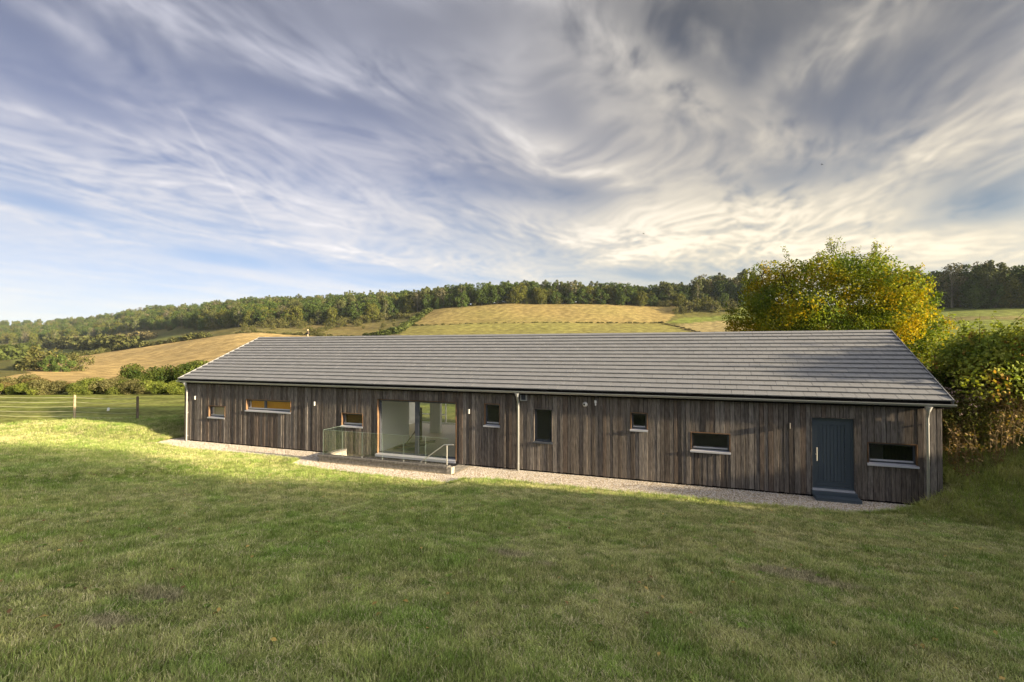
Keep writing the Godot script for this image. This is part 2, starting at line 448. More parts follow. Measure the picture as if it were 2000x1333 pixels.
func sky_row(r: int) -> void:
	var out := PackedFloat32Array()
	out.resize(SKY_W * 3)
	var el := PI * (0.5 - (r + 0.5) / SKY_H)
	var y := sin(el)
	var eld := rad_to_deg(el)
	var ce := cos(el)
	var n1: FastNoiseLite = sky_n[0]
	var n2: FastNoiseLite = sky_n[1]
	var n3: FastNoiseLite = sky_n[2]
	var n4: FastNoiseLite = sky_n[3]
	var s := 1.0 / (maxf(y, 0.0) + 0.045)
	var near := []
	for q in SKY_CLOUDS:
		if absf(eld - q[1]) < 3.2 * maxf(q[3], q[2] * absf(sin(q[4])) + q[3]):
			near.append(q)
	var t1 := smoothstep(0.0, 22.0, eld)
	var t2 := smoothstep(16.0, 36.0, eld)
	var t3 := smoothstep(34.0, 75.0, eld)
	var hz := 1.0 - smoothstep(0.5, 8.0, eld)
	var calm := lerpf(0.4, 1.0, smoothstep(3.0, 22.0, eld))
	for i in SKY_W:
		var az := TAU * (i + 0.5) / SKY_W      # the panorama starts at -z and turns towards +x
		if az > PI:
			az -= TAU
		var azd := rad_to_deg(az)
		var a := az - deg_to_rad(4.0)
		var fx := sin(a) * ce * s        # across the drift of the cirrus
		var fz := cos(a) * ce * s        # along it
		var left := smoothstep(5.0, -45.0, azd) if azd > -90.0 and azd < 90.0 else 0.6
		var w1 := n3.get_noise_2d(fx * 0.8, fz * 0.42)
		var w2 := n3.get_noise_2d(fx * 0.8 + 31.0, fz * 0.42 + 17.0)
		var w3 := n3.get_noise_2d(fx * 2.6 + 7.0, fz * 1.5 + 3.0)
		var ux := fx + 0.46 * w1 + 0.05 * w3
		var uz := fz + 0.6 * w2 + 0.10 * w3
		var big := n1.get_noise_2d(ux * 0.90, uz * 0.36)
		var mid := n2.get_noise_2d(ux * 2.6 + 9.0, uz * 1.3)
		var fine := n4.get_noise_2d(ux * 8.0, uz * 5.0 + 40.0)
		mid *= calm
		fine *= calm
		var cov := big * 0.40 + mid * 0.36 + fine * 0.28 + 0.20 + 0.30 * hz - 0.10 * left
		for q in near:
			var da: float = azd - q[0]
			var de: float = eld - q[1]
			var cs := cos(q[4])
			var sn := sin(q[4])
			var p: float = (da * cs + de * sn) / q[2]
			var b: float = (-da * sn + de * cs) / q[3]
			b += 0.8 * w1 + 0.45 * big + 0.45 * mid + 0.2 * fine
			p += 0.5 * w2 + 0.4 * mid
			var g := exp(-(p * p + b * b) * 0.8)
			cov += g * float(q[5]) * (0.58 + 0.8 * mid + 0.7 * fine)
		# one thin contrail
		if eld > 11.0 and eld < 23.0 and azd > -56.0 and azd < -45.0:
			var tt := (22.3 - eld) / 10.5
			var off := absf(azd - (-54.64 + 7.74 * tt))
			cov += 0.17 * exp(-off * off / 0.05) * smoothstep(0.0, 0.1, tt) * (1.0 - smoothstep(0.97, 1.0, tt))
		var cl := smoothstep(-0.52, 0.88, cov)
		var core := smoothstep(0.45, 1.15, cov)
		# clear air between the clouds
		var gr := lerpf(lerpf(0.36, 0.128, t1), lerpf(0.086, 0.13, t3), t2) * lerpf(1.0, 1.40, left)
		var gg := lerpf(lerpf(0.47, 0.155, t1), lerpf(0.094, 0.145, t3), t2) * lerpf(1.0, 1.45, left)
		var gb := lerpf(lerpf(0.55, 0.222, t1), lerpf(0.114, 0.19, t3), t2) * lerpf(1.0, 1.72, left)
		# the cirrus itself
		var cr := lerpf(lerpf(0.88, 0.66, t1), 0.50, t2)
		var cg := lerpf(lerpf(0.81, 0.62, t1), 0.485, t2)
		var cb := lerpf(lerpf(0.695, 0.60, t1), 0.505, t2)
		cr *= lerpf(0.98, 1.0, left)
		cg *= lerpf(0.945, 1.0, left)
		cb *= lerpf(0.82, 1.0, left)
		cb = lerpf(cb, cb * 1.13, left)
		cr = lerpf(cr, cr * 0.95, left)
		var up := 1.0 + 0.28 * core
		gr = lerpf(gr, cr * up, cl)
		gg = lerpf(gg, cg * up, cl)
		gb = lerpf(gb, cb * up, cl)
		gr = lerpf(gr, lerpf(0.84, 0.72, left), hz * 0.7)
		gg = lerpf(gg, lerpf(0.77, 0.76, left), hz * 0.7)
		gb = lerpf(gb, lerpf(0.63, 0.74, left), hz * 0.7)
		# thin cirrus scatters sunlight forward; unseen sunward sky boosted to fill the shaded lawn
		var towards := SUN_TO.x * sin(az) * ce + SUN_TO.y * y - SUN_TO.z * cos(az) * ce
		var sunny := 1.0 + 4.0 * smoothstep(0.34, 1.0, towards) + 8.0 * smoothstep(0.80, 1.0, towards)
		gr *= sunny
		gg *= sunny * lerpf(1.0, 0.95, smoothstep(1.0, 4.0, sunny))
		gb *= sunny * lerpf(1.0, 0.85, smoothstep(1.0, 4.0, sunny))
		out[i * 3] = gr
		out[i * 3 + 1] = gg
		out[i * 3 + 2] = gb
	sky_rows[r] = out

func make_sky() -> ImageTexture:
	sky_n = [fbm(101, 0.9, 4), fbm(102, 0.9, 5), fbm(103, 0.6, 3), fbm(104, 0.9, 5)]
	sky_rows.resize(SKY_H)
	var half := SKY_H / 2
	var id := WorkerThreadPool.add_group_task(sky_row, half)
	WorkerThreadPool.wait_for_group_task_completion(id)
	var bytes := PackedByteArray()
	for r in half:
		bytes.append_array((sky_rows[r] as PackedFloat32Array).to_byte_array())
	var low := PackedFloat32Array()
	low.resize(SKY_W * 3)
	for i in SKY_W:
		low[i * 3] = 0.12
		low[i * 3 + 1] = 0.12
		low[i * 3 + 2] = 0.06
	var lb := low.to_byte_array()
	for r in half:
		bytes.append_array(lb)
	sky_rows.clear()
	return ImageTexture.create_from_image(Image.create_from_data(SKY_W, SKY_H, false, Image.FORMAT_RGBF, bytes))

const EXPOSURE := 5.5

func make_camera_and_light() -> void:
	var cam := Camera3D.new()
	cam.name = "camera"
	add_child(cam)
	cam.position = EYE
	cam.rotation = Vector3(atan(16.5 / 985.0), deg_to_rad(20.6), 0)
	cam.keep_aspect = Camera3D.KEEP_HEIGHT
	cam.fov = rad_to_deg(2.0 * atan(666.5 / 985.0))
	cam.near = 0.1
	cam.far = 4000.0
	cam.current = true
	var env := Environment.new()
	env.background_mode = Environment.BG_SKY
	var sm := PanoramaSkyMaterial.new()
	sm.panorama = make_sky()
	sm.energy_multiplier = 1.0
	var sky := Sky.new()
	sky.sky_material = sm
	env.sky = sky
	env.background_energy_multiplier = 1.0 / EXPOSURE * 1.20
	env.tonemap_mode = Environment.TONE_MAPPER_LINEAR
	env.tonemap_exposure = EXPOSURE
	env.sdfgi_enabled = true
	env.ssao_enabled = true
	env.ssil_enabled = true
	env.fog_enabled = true
	env.fog_density = 0.00006
	env.fog_light_color = Color(0.80, 0.86, 0.92)
	var we := WorldEnvironment.new()
	we.name = "environment"
	we.environment = env
	add_child(we)
	var sun := DirectionalLight3D.new()
	sun.name = "sun"
	add_child(sun)
	sun.look_at_from_position(SUN_TO * 50.0, Vector3.ZERO, Vector3.UP)
	sun.light_energy = 1.05
	sun.light_color = lin(1.0, 0.80, 0.52)
	sun.light_angular_distance = 1.4
	sun.shadow_enabled = true

# ------------------------------------------------------------------ the lie of the land
func far_height(x: float, z: float) -> float:
	var dx := x - EYE.x
	var dz := z - EYE.z
	var r := sqrt(dx * dx + dz * dz)
	var b := rad_to_deg(atan2(dx, -dz)) + 20.6
	if b > 180.0:
		b -= 360.0
	var bi := clampf((b + 64.0) / 4.0, 0.0, VALLEY.size() - 1.001)
	var i := int(bi)
	var bt := bi - i
	var l := log(maxf(r, 25.0))
	var j := 0
	while j < FAR_R.size() - 2 and far_log[j + 1] < l:
		j += 1
	var lt := clampf((l - far_log[j]) / (far_log[j + 1] - far_log[j]), 0.0, 1.0)
	var r0: Array = VALLEY[maxi(i - 1, 0)]
	var r1: Array = VALLEY[i]
	var r2: Array = VALLEY[mini(i + 1, VALLEY.size() - 1)]
	var r3: Array = VALLEY[mini(i + 2, VALLEY.size() - 1)]
	return lerpf(cubic_interpolate(r1[j], r2[j], r0[j], r3[j], bt), cubic_interpolate(r1[j + 1], r2[j + 1], r0[j + 1], r3[j + 1], bt), lt)

func ground(x: float, z: float) -> float:
	var dx := x - EYE.x
	var dz := z - EYE.z
	var r := sqrt(dx * dx + dz * dz)
	var far := far_height(x, z) if r > 26.0 else 0.0
	if r >= 40.0 and z < 17.0:
		return far
	# lawn rising from the gravel to the camera
	var edge := 1.5 + 1.15 * smoothstep(-15.7, -14.7, x) * smoothstep(-6.8, -7.6, x)   # the gravel bulges round the stairwell
	var q := maxf(z - edge, 0.0)
	var lawn := 0.155 * q * q / (q + 0.7) + 0.04 * smoothstep(edge - 0.2, edge + 0.5, z)
	lawn += 0.035 * noise_b.get_noise_2d(x, z) * smoothstep(2.0, 5.0, z)
	# the level paddock west of the house
	var plateau := 0.52 * smoothstep(-25.0, -27.0, x) * smoothstep(2.4, 0.3, z + 0.12 * (x + 27.0))
	# the bank east of it
	var d := (x - 5.2) * 0.514 - (z - 1.2) * 0.857
	var bank := 0.0
	if d > 0.0:
		bank = minf(0.22 * d + 0.05 * d * d, 2.2) * smoothstep(5.1, 6.6, x)
		bank += 0.06 * noise_b.get_noise_2d(x * 3.0, z * 3.0) * smoothstep(0.4, 2.0, d) * smoothstep(6.4, 7.4, x)
	var site := maxf(maxf(lawn, plateau), bank)
	if r <= 26.0 or z > 17.0:
		return site
	return lerpf(site, far, smoothstep(27.0, 39.0, r))

# short-cut grass: green with drier and lusher patches, linear colours
func lawn_colour(x: float, z: float) -> Vector3:
	var a := noise_a.get_noise_2d(x, z)
	var b := noise_b.get_noise_2d(x * 1.7 + 40.0, z * 1.7)
	var c := noise_c.get_noise_2d(x * 1.0, z * 1.0)
	var k := Vector3(0.262, 0.325, 0.092)
	k = k.lerp(Vector3(0.480, 0.440, 0.215), clampf(0.36 + a * 0.9 + c * 0.45, 0.0, 1.0) * 0.72)
	k = k.lerp(Vector3(0.180, 0.320, 0.050), smoothstep(0.16, 0.55, b) * 0.6)
	var tuftiness := noise_d.get_noise_2d(x, z)
	k *= 1.0 + 0.55 * tuftiness
	k = k.lerp(Vector3(0.165, 0.275, 0.048), smoothstep(0.18, 0.5, -tuftiness) * 0.55)
	for p in [Vector3(1.15, 9.05, 0.55), Vector3(1.75, 9.3, 0.40), Vector3(-2.7, 10.2, 0.40), Vector3(-5.3, 13.7, 0.45), Vector3(-2.0, 10.55, 0.25), Vector3(-5.0, 14.3, 0.3)]:
		var dd: float = Vector2(x - p.x, (z - p.y) * 1.6).length() / p.z + 0.5 * c
		k = k.lerp(Vector3(0.33, 0.28, 0.20), (1.0 - smoothstep(0.5, 1.1, dd)) * 0.75)
	return k

# ------------------------------------------------------------------ ground, gravel, grass
const WELL := [-13.85, -8.42, 1.18]     # stairwell: x from, x to, front z

func make_ground() -> void:
	var xs := []
	var x := -62.0
	while x < 46.0:
		xs.append(x)
		x += 0.2 if x > -30.0 and x < 10.0 else 1.0
	var zs := []
	var z := -34.0
	while z < 50.0:
		zs.append(z)
		z += 0.2 if z > -2.0 and z < 18.0 else 1.0
	var m := mb(true)
	var nx := xs.size()
	var nz := zs.size()
	for j in nz:
		for i in nx:
			var px: float = xs[i]
			var pz: float = zs[j]
			var y := ground(px, pz)
			if Geometry2D.is_point_in_polygon(Vector2(px, pz), gravel_poly):
				y = -0.12
			m.v.append(Vector3(px, y, pz))
			var k := lawn_colour(px, pz) * 0.80
			m.c.append(Color(k.x, k.y, k.z))
			m.n.append(Vector3.UP)
	for j in nz - 1:
		for i in nx - 1:
			var cx: float = (xs[i] + xs[i + 1]) * 0.5
			var cz: float = (zs[j] + zs[j + 1]) * 0.5
			if cx > -23.2 and cx < 6.0 and cz > -9.4 and cz < -0.1:
				continue
			if cx > WELL[0] - 0.1 and cx < WELL[1] + 0.1 and cz > -0.3 and cz < WELL[2] + 0.1:
				continue
			if Vector2(cx, cz - EYE.z).length() > 36.0 and cz < 17.0:
				continue
			var a := j * nx + i
			m.idx.append_array(PackedInt32Array([a, a + 1, a + nx, a + 1, a + nx + 1, a + nx]))
	for j in nz:
		for i in nx:
			var a := j * nx + i
			var l := m.v[j * nx + maxi(i - 1, 0)]
			var r := m.v[j * nx + mini(i + 1, nx - 1)]
			var u := m.v[maxi(j - 1, 0) * nx + i]
			var d := m.v[mini(j + 1, nz - 1) * nx + i]
			m.n[a] = (d - u).cross(r - l).normalized()
	struct("lawn", m, M.lawn)
	# gravel round the house foot
	var well := PackedVector2Array([Vector2(WELL[0] - 0.02, -0.5), Vector2(WELL[1] + 0.02, -0.5), Vector2(WELL[1] + 0.02, WELL[2] + 0.05), Vector2(WELL[0] - 0.02, WELL[2] + 0.05)])
	var wide: Array = Geometry2D.offset_polygon(gravel_poly, 0.14)
	var g := mb()
	for piece in Geometry2D.clip_polygons(wide[0], well):
		var tri := Geometry2D.triangulate_polygon(piece)
		for t in range(0, tri.size(), 3):
			var a: Vector2 = piece[tri[t]]
			var b: Vector2 = piece[tri[t + 1]]
			var c: Vector2 = piece[tri[t + 2]]
			if (b - a).cross(c - a) > 0.0:
				var s := b
				b = c
				c = s
			g.tri(Vector3(a.x, -0.035, a.y), Vector3(b.x, -0.035, b.y), Vector3(c.x, -0.035, c.y))
	struct("gravel_path", g, M.gravel)
	# loose stones on it
	var st := mb()
	var ring := []
	for i in 5:
		ring.append(Vector3(cos(TAU * i / 5.0) * (0.9 + 0.2 * (i % 2)), 0.0, sin(TAU * i / 5.0)))
	for i in 5:
		st.tri(ring[i], Vector3(0.1, 0.62, 0.05), ring[(i + 1) % 5])
	var spots := []
	while spots.size() < 42000:
		var p := Vector2(rng.randf_range(-24.4, 5.8), rng.randf_range(-0.2, 2.75))
		if p.x > WELL[0] - 0.3 and p.x < WELL[1] + 0.3 and p.y < WELL[2] + 0.3:
			continue
		if Geometry2D.is_point_in_polygon(p, gravel_poly):
			spots.append(p)
	var buf := PackedFloat32Array()
	buf.resize(spots.size() * 16)
	for i in spots.size():
		var p: Vector2 = spots[i]
		var s := rng.randf_range(0.012, 0.030)
		var b := Basis(Vector3.UP, rng.randf() * TAU).scaled(Vector3(s, s * rng.randf_range(0.6, 1.0), s))
		put(buf, i, Transform3D(b, Vector3(p.x, -0.037, p.y)), Color(1, 1, 1))
		var q := rng.randf_range(0.30, 0.68)
		var w := rng.randf_range(0.70, 0.92)
		buf[i * 16 + 12] = q
		buf[i * 16 + 13] = q * lerpf(w, 1.0, 0.55)
		buf[i * 16 + 14] = q * w
		buf[i * 16 + 15] = 1.0
	multi("gravel_stones", st.mesh(), M.stone, buf, "loose pale flint stones of the gravel strip along the house", "gravel")

func put(buf: PackedFloat32Array, i: int, t: Transform3D, c: Color) -> void:
	var k := i * 16
	var b := t.basis
	buf[k] = b.x.x; buf[k + 1] = b.y.x; buf[k + 2] = b.z.x; buf[k + 3] = t.origin.x
	buf[k + 4] = b.x.y; buf[k + 5] = b.y.y; buf[k + 6] = b.z.y; buf[k + 7] = t.origin.y
	buf[k + 8] = b.x.z; buf[k + 9] = b.y.z; buf[k + 10] = b.z.z; buf[k + 11] = t.origin.z
	buf[k + 12] = c.r; buf[k + 13] = c.g; buf[k + 14] = c.b; buf[k + 15] = 1.0

func multi(called: String, mesh: Mesh, material: Material, buf: PackedFloat32Array, label: String, category: String) -> MultiMeshInstance3D:
	var mm := MultiMesh.new()
	mm.transform_format = MultiMesh.TRANSFORM_3D
	mm.use_colors = true
	mm.mesh = mesh
	mm.instance_count = buf.size() / 16
	mm.buffer = buf
	var o := MultiMeshInstance3D.new()
	o.multimesh = mm
	o.material_override = material
	o.name = numbered(called)
	add_child(o)
	o.set_meta("kind", "stuff")
	tag(o, label, category)
	return o

func tuft(blades: int, spread: float, h0: float, h1: float, w: float, lean: float) -> ArrayMesh:
	var m := mb()
	for i in blades:
		var a := rng.randf() * TAU
		var p := Vector3(cos(a), 0, sin(a)) * spread * sqrt(rng.randf())
		var h := rng.randf_range(h0, h1)
		var d := Vector3(cos(a + rng.randf_range(-1.2, 1.2)), 0, sin(a + rng.randf_range(-1.2, 1.2))) * h * rng.randf_range(0.2, 1.0) * lean
		var sd := Vector3(-d.z, 0, d.x).normalized().rotated(Vector3.UP, rng.randf_range(-0.7, 0.7)) * w * 0.5
		var mid := p + Vector3(0, h * 0.62, 0) + d * 0.36
		var top := p + Vector3(0, h, 0) + d
		m.quad(p - sd - Vector3(0, 0.01, 0), p + sd - Vector3(0, 0.01, 0), mid + sd * 0.75, mid - sd * 0.75)
		m.tri(mid - sd * 0.75, mid + sd * 0.75, top)
	return m.mesh()

func make_grass() -> void:
	for kind in 3:
		var mesh := tuft(13, 0.07, 0.022, 0.056, 0.0058, 1.2) if kind < 2 else tuft(9, 0.10, 0.045, 0.085, 0.0065, 1.0)
		var want: int = [105000, 105000, 22000][kind]
		var buf := PackedFloat32Array()
		buf.resize(want * 16)
		var i := 0
		while i < want:
			var r := rng.randf_range(2.6, 37.0)
			var b := deg_to_rad(rng.randf_range(-52.0, 52.0) - 20.6)
			var x := EYE.x + sin(b) * r
			var z := EYE.z - cos(b) * r
			if x > -23.4 and x < 6.2 and z < 0.05:
				continue
			if Geometry2D.is_point_in_polygon(Vector2(x, z), gravel_poly):
				continue
			var c := lawn_colour(x, z)
			var vig := noise_c.get_noise_2d(x * 0.6 + 70.0, z * 0.6)
			if kind == 2 and vig < 0.02 and rng.randf() > 0.12:
				continue
			var f := rng.randf_range(0.55, 1.45)
			if kind == 2:
				c = c.lerp(Vector3(0.12, 0.205, 0.035), 0.5)
			elif rng.randf() < 0.2:
				c = c.lerp(Vector3(0.60, 0.54, 0.34), 0.75)
			c *= f
			var grow := (0.85 + 0.5 * vig) * rng.randf_range(0.75, 1.25) * lerpf(1.0, 1.35, smoothstep(10.0, 30.0, r))
			var t := Transform3D(Basis(Vector3.UP, rng.randf() * TAU).scaled(Vector3(1.0, grow, 1.0) * lerpf(1.0, 1.5, smoothstep(8.0, 30.0, r))), Vector3(x, ground(x, z) - 0.004, z))
			put(buf, i, t, Color(c.x, c.y, c.z))
			i += 1
		var label: String = ["short mown grass of the lawn", "dry and green blades mixed through the mown lawn", "lusher taller tufts scattered over the lawn"][kind]
		multi("grass", mesh, M.grass, buf, label, "grass")
	# broad-leaved weeds in the turf
	var wd := mb()
	for k in 9:
		var an := TAU * k / 9.0 + rng.randf() * 0.4
		var d := Vector3(cos(an), 0, sin(an))
		var sd := Vector3(-d.z, 0, d.x) * 0.016
		var ln := rng.randf_range(0.05, 0.09)
		var mid := d * ln * 0.55 + Vector3(0, 0.028, 0)
		wd.quad(Vector3(0, 0.006, 0), mid - sd, d * ln + Vector3(0, 0.014, 0), mid + sd)
	var wbuf := PackedFloat32Array()
	wbuf.resize(260 * 16)
	var wi := 0
	while wi < 260:
		var r := rng.randf_range(2.6, 20.0)
		var b := deg_to_rad(rng.randf_range(-50.0, 50.0) - 20.6)
		var p := Vector2(EYE.x + sin(b) * r, EYE.z - cos(b) * r)
		if p.y < 2.8 or noise_b.get_noise_2d(p.x * 0.8 + 20.0, p.y * 0.8) < 0.05:
			continue
		var f := rng.randf_range(0.7, 1.3)
		put(wbuf, wi, Transform3D(Basis(Vector3.UP, rng.randf() * TAU).scaled(Vector3.ONE * rng.randf_range(0.5, 1.0)), Vector3(p.x, ground(p.x, p.y) + 0.006, p.y)), Color(0.21 * f, 0.32 * f, 0.065 * f))
		wi += 1
	multi("turf_weeds", wd.mesh(), M.grass, wbuf, "flat rosettes of broad-leaved weeds in the turf", "weeds")
	# fallen leaves
	var lf := mb()
	lf.quad(Vector3(-0.035, 0.004, 0), Vector3(0, 0.012, 0.02), Vector3(0.035, 0.0, 0.002), Vector3(0, 0.010, -0.02))
	var lbuf := PackedFloat32Array()
	lbuf.resize(420 * 16)
	for k in 420:
		var x := rng.randf_range(-16.0, 7.0)
		var z := rng.randf_range(1.9, 15.5)
		var f := rng.randf_range(0.6, 1.3)
		var c := Color(0.42 * f, 0.30 * f, 0.10 * f) if k % 3 else Color(0.25 * f, 0.15 * f, 0.07 * f)
		put(lbuf, k, Transform3D(Basis.from_euler(Vector3(rng.randf_range(-0.4, 0.4), rng.randf() * TAU, rng.randf_range(-0.4, 0.4))), Vector3(x, ground(x, z) + 0.035, z)), c)
	multi("fallen_leaves", lf.mesh(), M.grass, lbuf, "small yellow and brown leaves fallen on the lawn", "leaves")
	# taller fringe where the mower does not reach, along the gravel edge
	var em := tuft(9, 0.06, 0.05, 0.13, 0.0065, 1.2)
	var ebuf := PackedFloat32Array()
	var ecount := 2600
	ebuf.resize(ecount * 16)
	for k in ecount:
		var e := rng.randi_range(2, 16)
		var p := gravel_poly[e].lerp(gravel_poly[e + 1], rng.randf()) + Vector2(rng.randf_range(-0.07, 0.07), rng.randf_range(-0.06, 0.10))
		var c := lawn_colour(p.x, p.y) * rng.randf_range(0.7, 1.2)
		put(ebuf, k, Transform3D(Basis(Vector3.UP, rng.randf() * TAU).scaled(Vector3.ONE * rng.randf_range(0.5, 1.2)), Vector3(p.x, ground(p.x, p.y) - 0.03, p.y)), Color(c.x * 0.8, c.y * 0.95, c.z * 0.7))
	multi("grass", em, M.grass, ebuf, "ragged fringe of uncut grass along the gravel edge", "grass")
	# long grass on the bank by the east end
	var mesh := tuft(12, 0.12, 0.08, 0.24, 0.008, 1.4)
	var want := 9000
	var buf := PackedFloat32Array()
	buf.resize(want * 16)
	var i := 0
	while i < want:
		var x := rng.randf_range(5.0, 13.0)
		var z := rng.randf_range(-5.0, 3.4)
		var d := (x - 5.2) * 0.514 - (z - 1.2) * 0.857 + 0.25 * noise_b.get_noise_2d(x * 2.0, z * 2.0)
		if d < 0.1 or (x < 6.45 and z < 0.06) or (x < 5.8 and z < 0.35):
			continue
		var n := noise_b.get_noise_2d(x * 2.0 + 9.0, z * 2.0)
		var c := Vector3(0.270, 0.370, 0.075).lerp(Vector3(0.43, 0.43, 0.16), clampf(0.3 + n, 0.0, 1.0))
		if rng.randf() < 0.14:
			c = c.lerp(Vector3(0.42, 0.36, 0.2), 0.7)
		c *= rng.randf_range(0.75, 1.25)
		var s := rng.randf_range(0.7, 1.3) * (0.55 + 0.55 * smoothstep(0.1, 1.0, d)) * (0.85 + 0.5 * n)
		put(buf, i, Transform3D(Basis(Vector3.UP, rng.randf() * TAU).scaled(Vector3(1, 1, 1) * s), Vector3(x, ground(x, z) - 0.01, z)), Color(c.x, c.y, c.z))
		i += 1
	multi("grass", mesh, M.grass, buf, "long unmown grass on the bank beside the east end of the house", "grass")

# ------------------------------------------------------------------ valley
var FIELDS := []

func make_valley() -> void:
	var V := func(a: Array) -> PackedVector2Array:
		var o := PackedVector2Array()
		for i in range(0, a.size(), 2):
			o.append(Vector2(a[i], a[i + 1]))
		return o
	FIELDS = [
		[V.call([-115, -22, -148, -49, -178, -69, -207, -80, -270, -118, -320, -156, -329, -181, -308, -191, -258, -185, -240, -186, -210, -181, -168, -178, -138, -169, -115, -151, -92, -102, -85, -61, -74, -37, -84, -20]), Vector3(0.74, 0.54, 0.24), 0.06],
		[V.call([-390, -161, -521, -234, -561, -272, -399, -216, -345, -196, -340, -176, -283, -129, -260, -103]), Vector3(0.27, 0.30, 0.085), 0.10],
		[V.call([-812, -348, -849, -392, -731, -381, -597, -322, -672, -320, -650, -284]), Vector3(0.40, 0.36, 0.15), 0.15],
		[V.call([-580, -329, -413, -274, -296, -209, -363, -228, -456, -265]), Vector3(0.28, 0.30, 0.09), 0.15],
		[V.call([-290, -236, -262, -268, -220, -275, -178, -272, -162, -226, -146, -191, -170, -181, -219, -190, -253, -197]), Vector3(0.36, 0.29, 0.12), 0.55],
		[V.call([-156, -186, -156, -209, -124, -177, -138, -169]), Vector3(0.27, 0.225, 0.14), 0.1],
		[V.call([-167, -238, -172, -275, -166, -300, -150, -330, -43, -352, -8, -345, -12, -326, -19, -277, -57, -253, -95, -235, -135, -223]), Vector3(0.48, 0.37, 0.155), 0.35],
		[V.call([-161, -229, -135, -223, -95, -235, -57, -253, -20, -275, 0, -227, -10, -138, -96, -130]), Vector3(0.40, 0.36, 0.125), 0.30],
		[V.call([-19, -274, -9, -299, 15, -320, 40, -335, 44, -306, 11, -292, -8, -276]), Vector3(0.28, 0.33, 0.08), 0.1],
		[V.call([-14, -263, -8, -276, 11, -292, 28, -284, 14, -134, 2, -196]), Vector3(0.48, 0.39, 0.19), 0.1],
		[V.call([100, -258, 140, -250, 133, -236, 94, -243]), Vector3(0.34, 0.30, 0.12), 0.1],
	]
	var boxes := []
	for q in FIELDS:
		var r := Rect2(q[0][0], Vector2.ZERO)
		for p in q[0]:
			r = r.expand(p)
		boxes.append(r)
	var nb := 560
	var nr := 250
	var m := mb(true)
	var n1 := fbm(61, 0.018, 4)
	var n2 := fbm(62, 0.004, 3)
	for j in nr + 1:
		var r := 34.0 * pow(1500.0 / 34.0, float(j) / nr)
		for i in nb + 1:
			var b := deg_to_rad(-64.0 + 132.0 * i / nb - 20.6)
			var x := EYE.x + sin(b) * r
			var z := EYE.z - cos(b) * r
			var y := far_height(x, z) if r > 41.0 else ground(x, z) - 0.06
			var a := n1.get_noise_2d(x, z)
			var q := n2.get_noise_2d(x, z)
			y += a * clampf((r - 120.0) * 0.004, 0.0, 0.8)
			m.v.append(Vector3(x, y, z))
			m.n.append(Vector3.UP)
			var k := Vector3(0.175, 0.180, 0.058).lerp(Vector3(0.27, 0.235, 0.085), clampf(0.4 + q + 0.6 * a, 0.0, 1.0))
			var p := Vector2(x, z)
			if r < 95.0:
				k = lawn_colour(x, z).lerp(Vector3(0.33, 0.36, 0.085), 0.6)
			elif x > 20.0:
				k = Vector3(0.28, 0.33, 0.085).lerp(Vector3(0.36, 0.35, 0.12), clampf(0.2 + q, 0.0, 1.0))
			for f in FIELDS.size():
				if boxes[f].has_point(p) and Geometry2D.is_point_in_polygon(p, FIELDS[f][0]):
					k = FIELDS[f][1]
					var mix: float = FIELDS[f][2]
					k = k * (1.0 + mix * 0.9 * a + 0.18 * q)
					if f == 0:   # drill rows and wheelings in the stubble
						k *= 1.0 + 0.07 * sin((x * 0.72 + z * 0.69) * TAU / 18.0) + 0.05 * sin((x * 0.72 + z * 0.69) * TAU / 47.0)
					k = k.lerp(Vector3(0.20, 0.22, 0.06), clampf(q * 1.4 * mix + a * mix * 1.1, 0.0, 0.8))
					break
			m.c.append(Color(k.x, k.y, k.z))
	for j in nr:
		for i in nb:
			var a := j * (nb + 1) + i
			var w := nb + 1
			m.idx.append_array(PackedInt32Array([a, a + w, a + 1, a + 1, a + w, a + w + 1]))
			if i > 0 and j > 0:
				m.n[a] = (m.v[a + w] - m.v[a - w]).cross(m.v[a - 1] - m.v[a + 1]).normalized()
				if m.n[a].y < 0.0:
					m.n[a] = -m.n[a]
	struct("hills", m, M.field)

# ------------------------------------------------------------------ foliage
func leaves(m: MB, lobes: Array, count: int, size: float, shade: Callable, shell := 0.35) -> void:
	var total := 0.0
	var weight := []
	for q in lobes:
		var r: Vector3 = q[1]
		total += pow(r.x * r.y * r.z, 0.667)
		weight.append(total)
	for i in count:
		var pick := rng.randf() * total
		var k := 0
		while weight[k] < pick:
			k += 1
		var q: Array = lobes[k]
		var d := Vector3(rng.randfn(), rng.randfn(), rng.randfn()).normalized()
		var f := 1.0 - pow(rng.randf(), 1.6) * shell + rng.randf_range(-0.04, 0.07)
		var p: Vector3 = q[0] + d * (q[1] as Vector3) * f
		leaf(m, p, d, size * rng.randf_range(0.6, 1.35), shade.call(p, d, f))

func leaf(m: MB, p: Vector3, out: Vector3, s: float, k: Vector3) -> void:
	var nn := (out * 0.7 + Vector3(rng.randf_range(-1, 1), rng.randf_range(-0.6, 1.2), rng.randf_range(-1, 1))).normalized()
	var t := nn.cross(Vector3(rng.randf_range(-1, 1), rng.randf_range(-1, 1), rng.randf_range(-1, 1))).normalized()
	var u := nn.cross(t) * s * 0.34
	t *= s * 0.5
	var base := m.v.size()
	m.v.append(p - t); m.v.append(p + u + nn * s * 0.08); m.v.append(p + t); m.v.append(p - u + nn * s * 0.08)
	var c := Color(k.x, k.y, k.z)
	for i in 4:
		m.n.append(nn)
		m.c.append(c)
	m.idx.append_array(PackedInt32Array([base, base + 1, base + 2, base, base + 2, base + 3]))

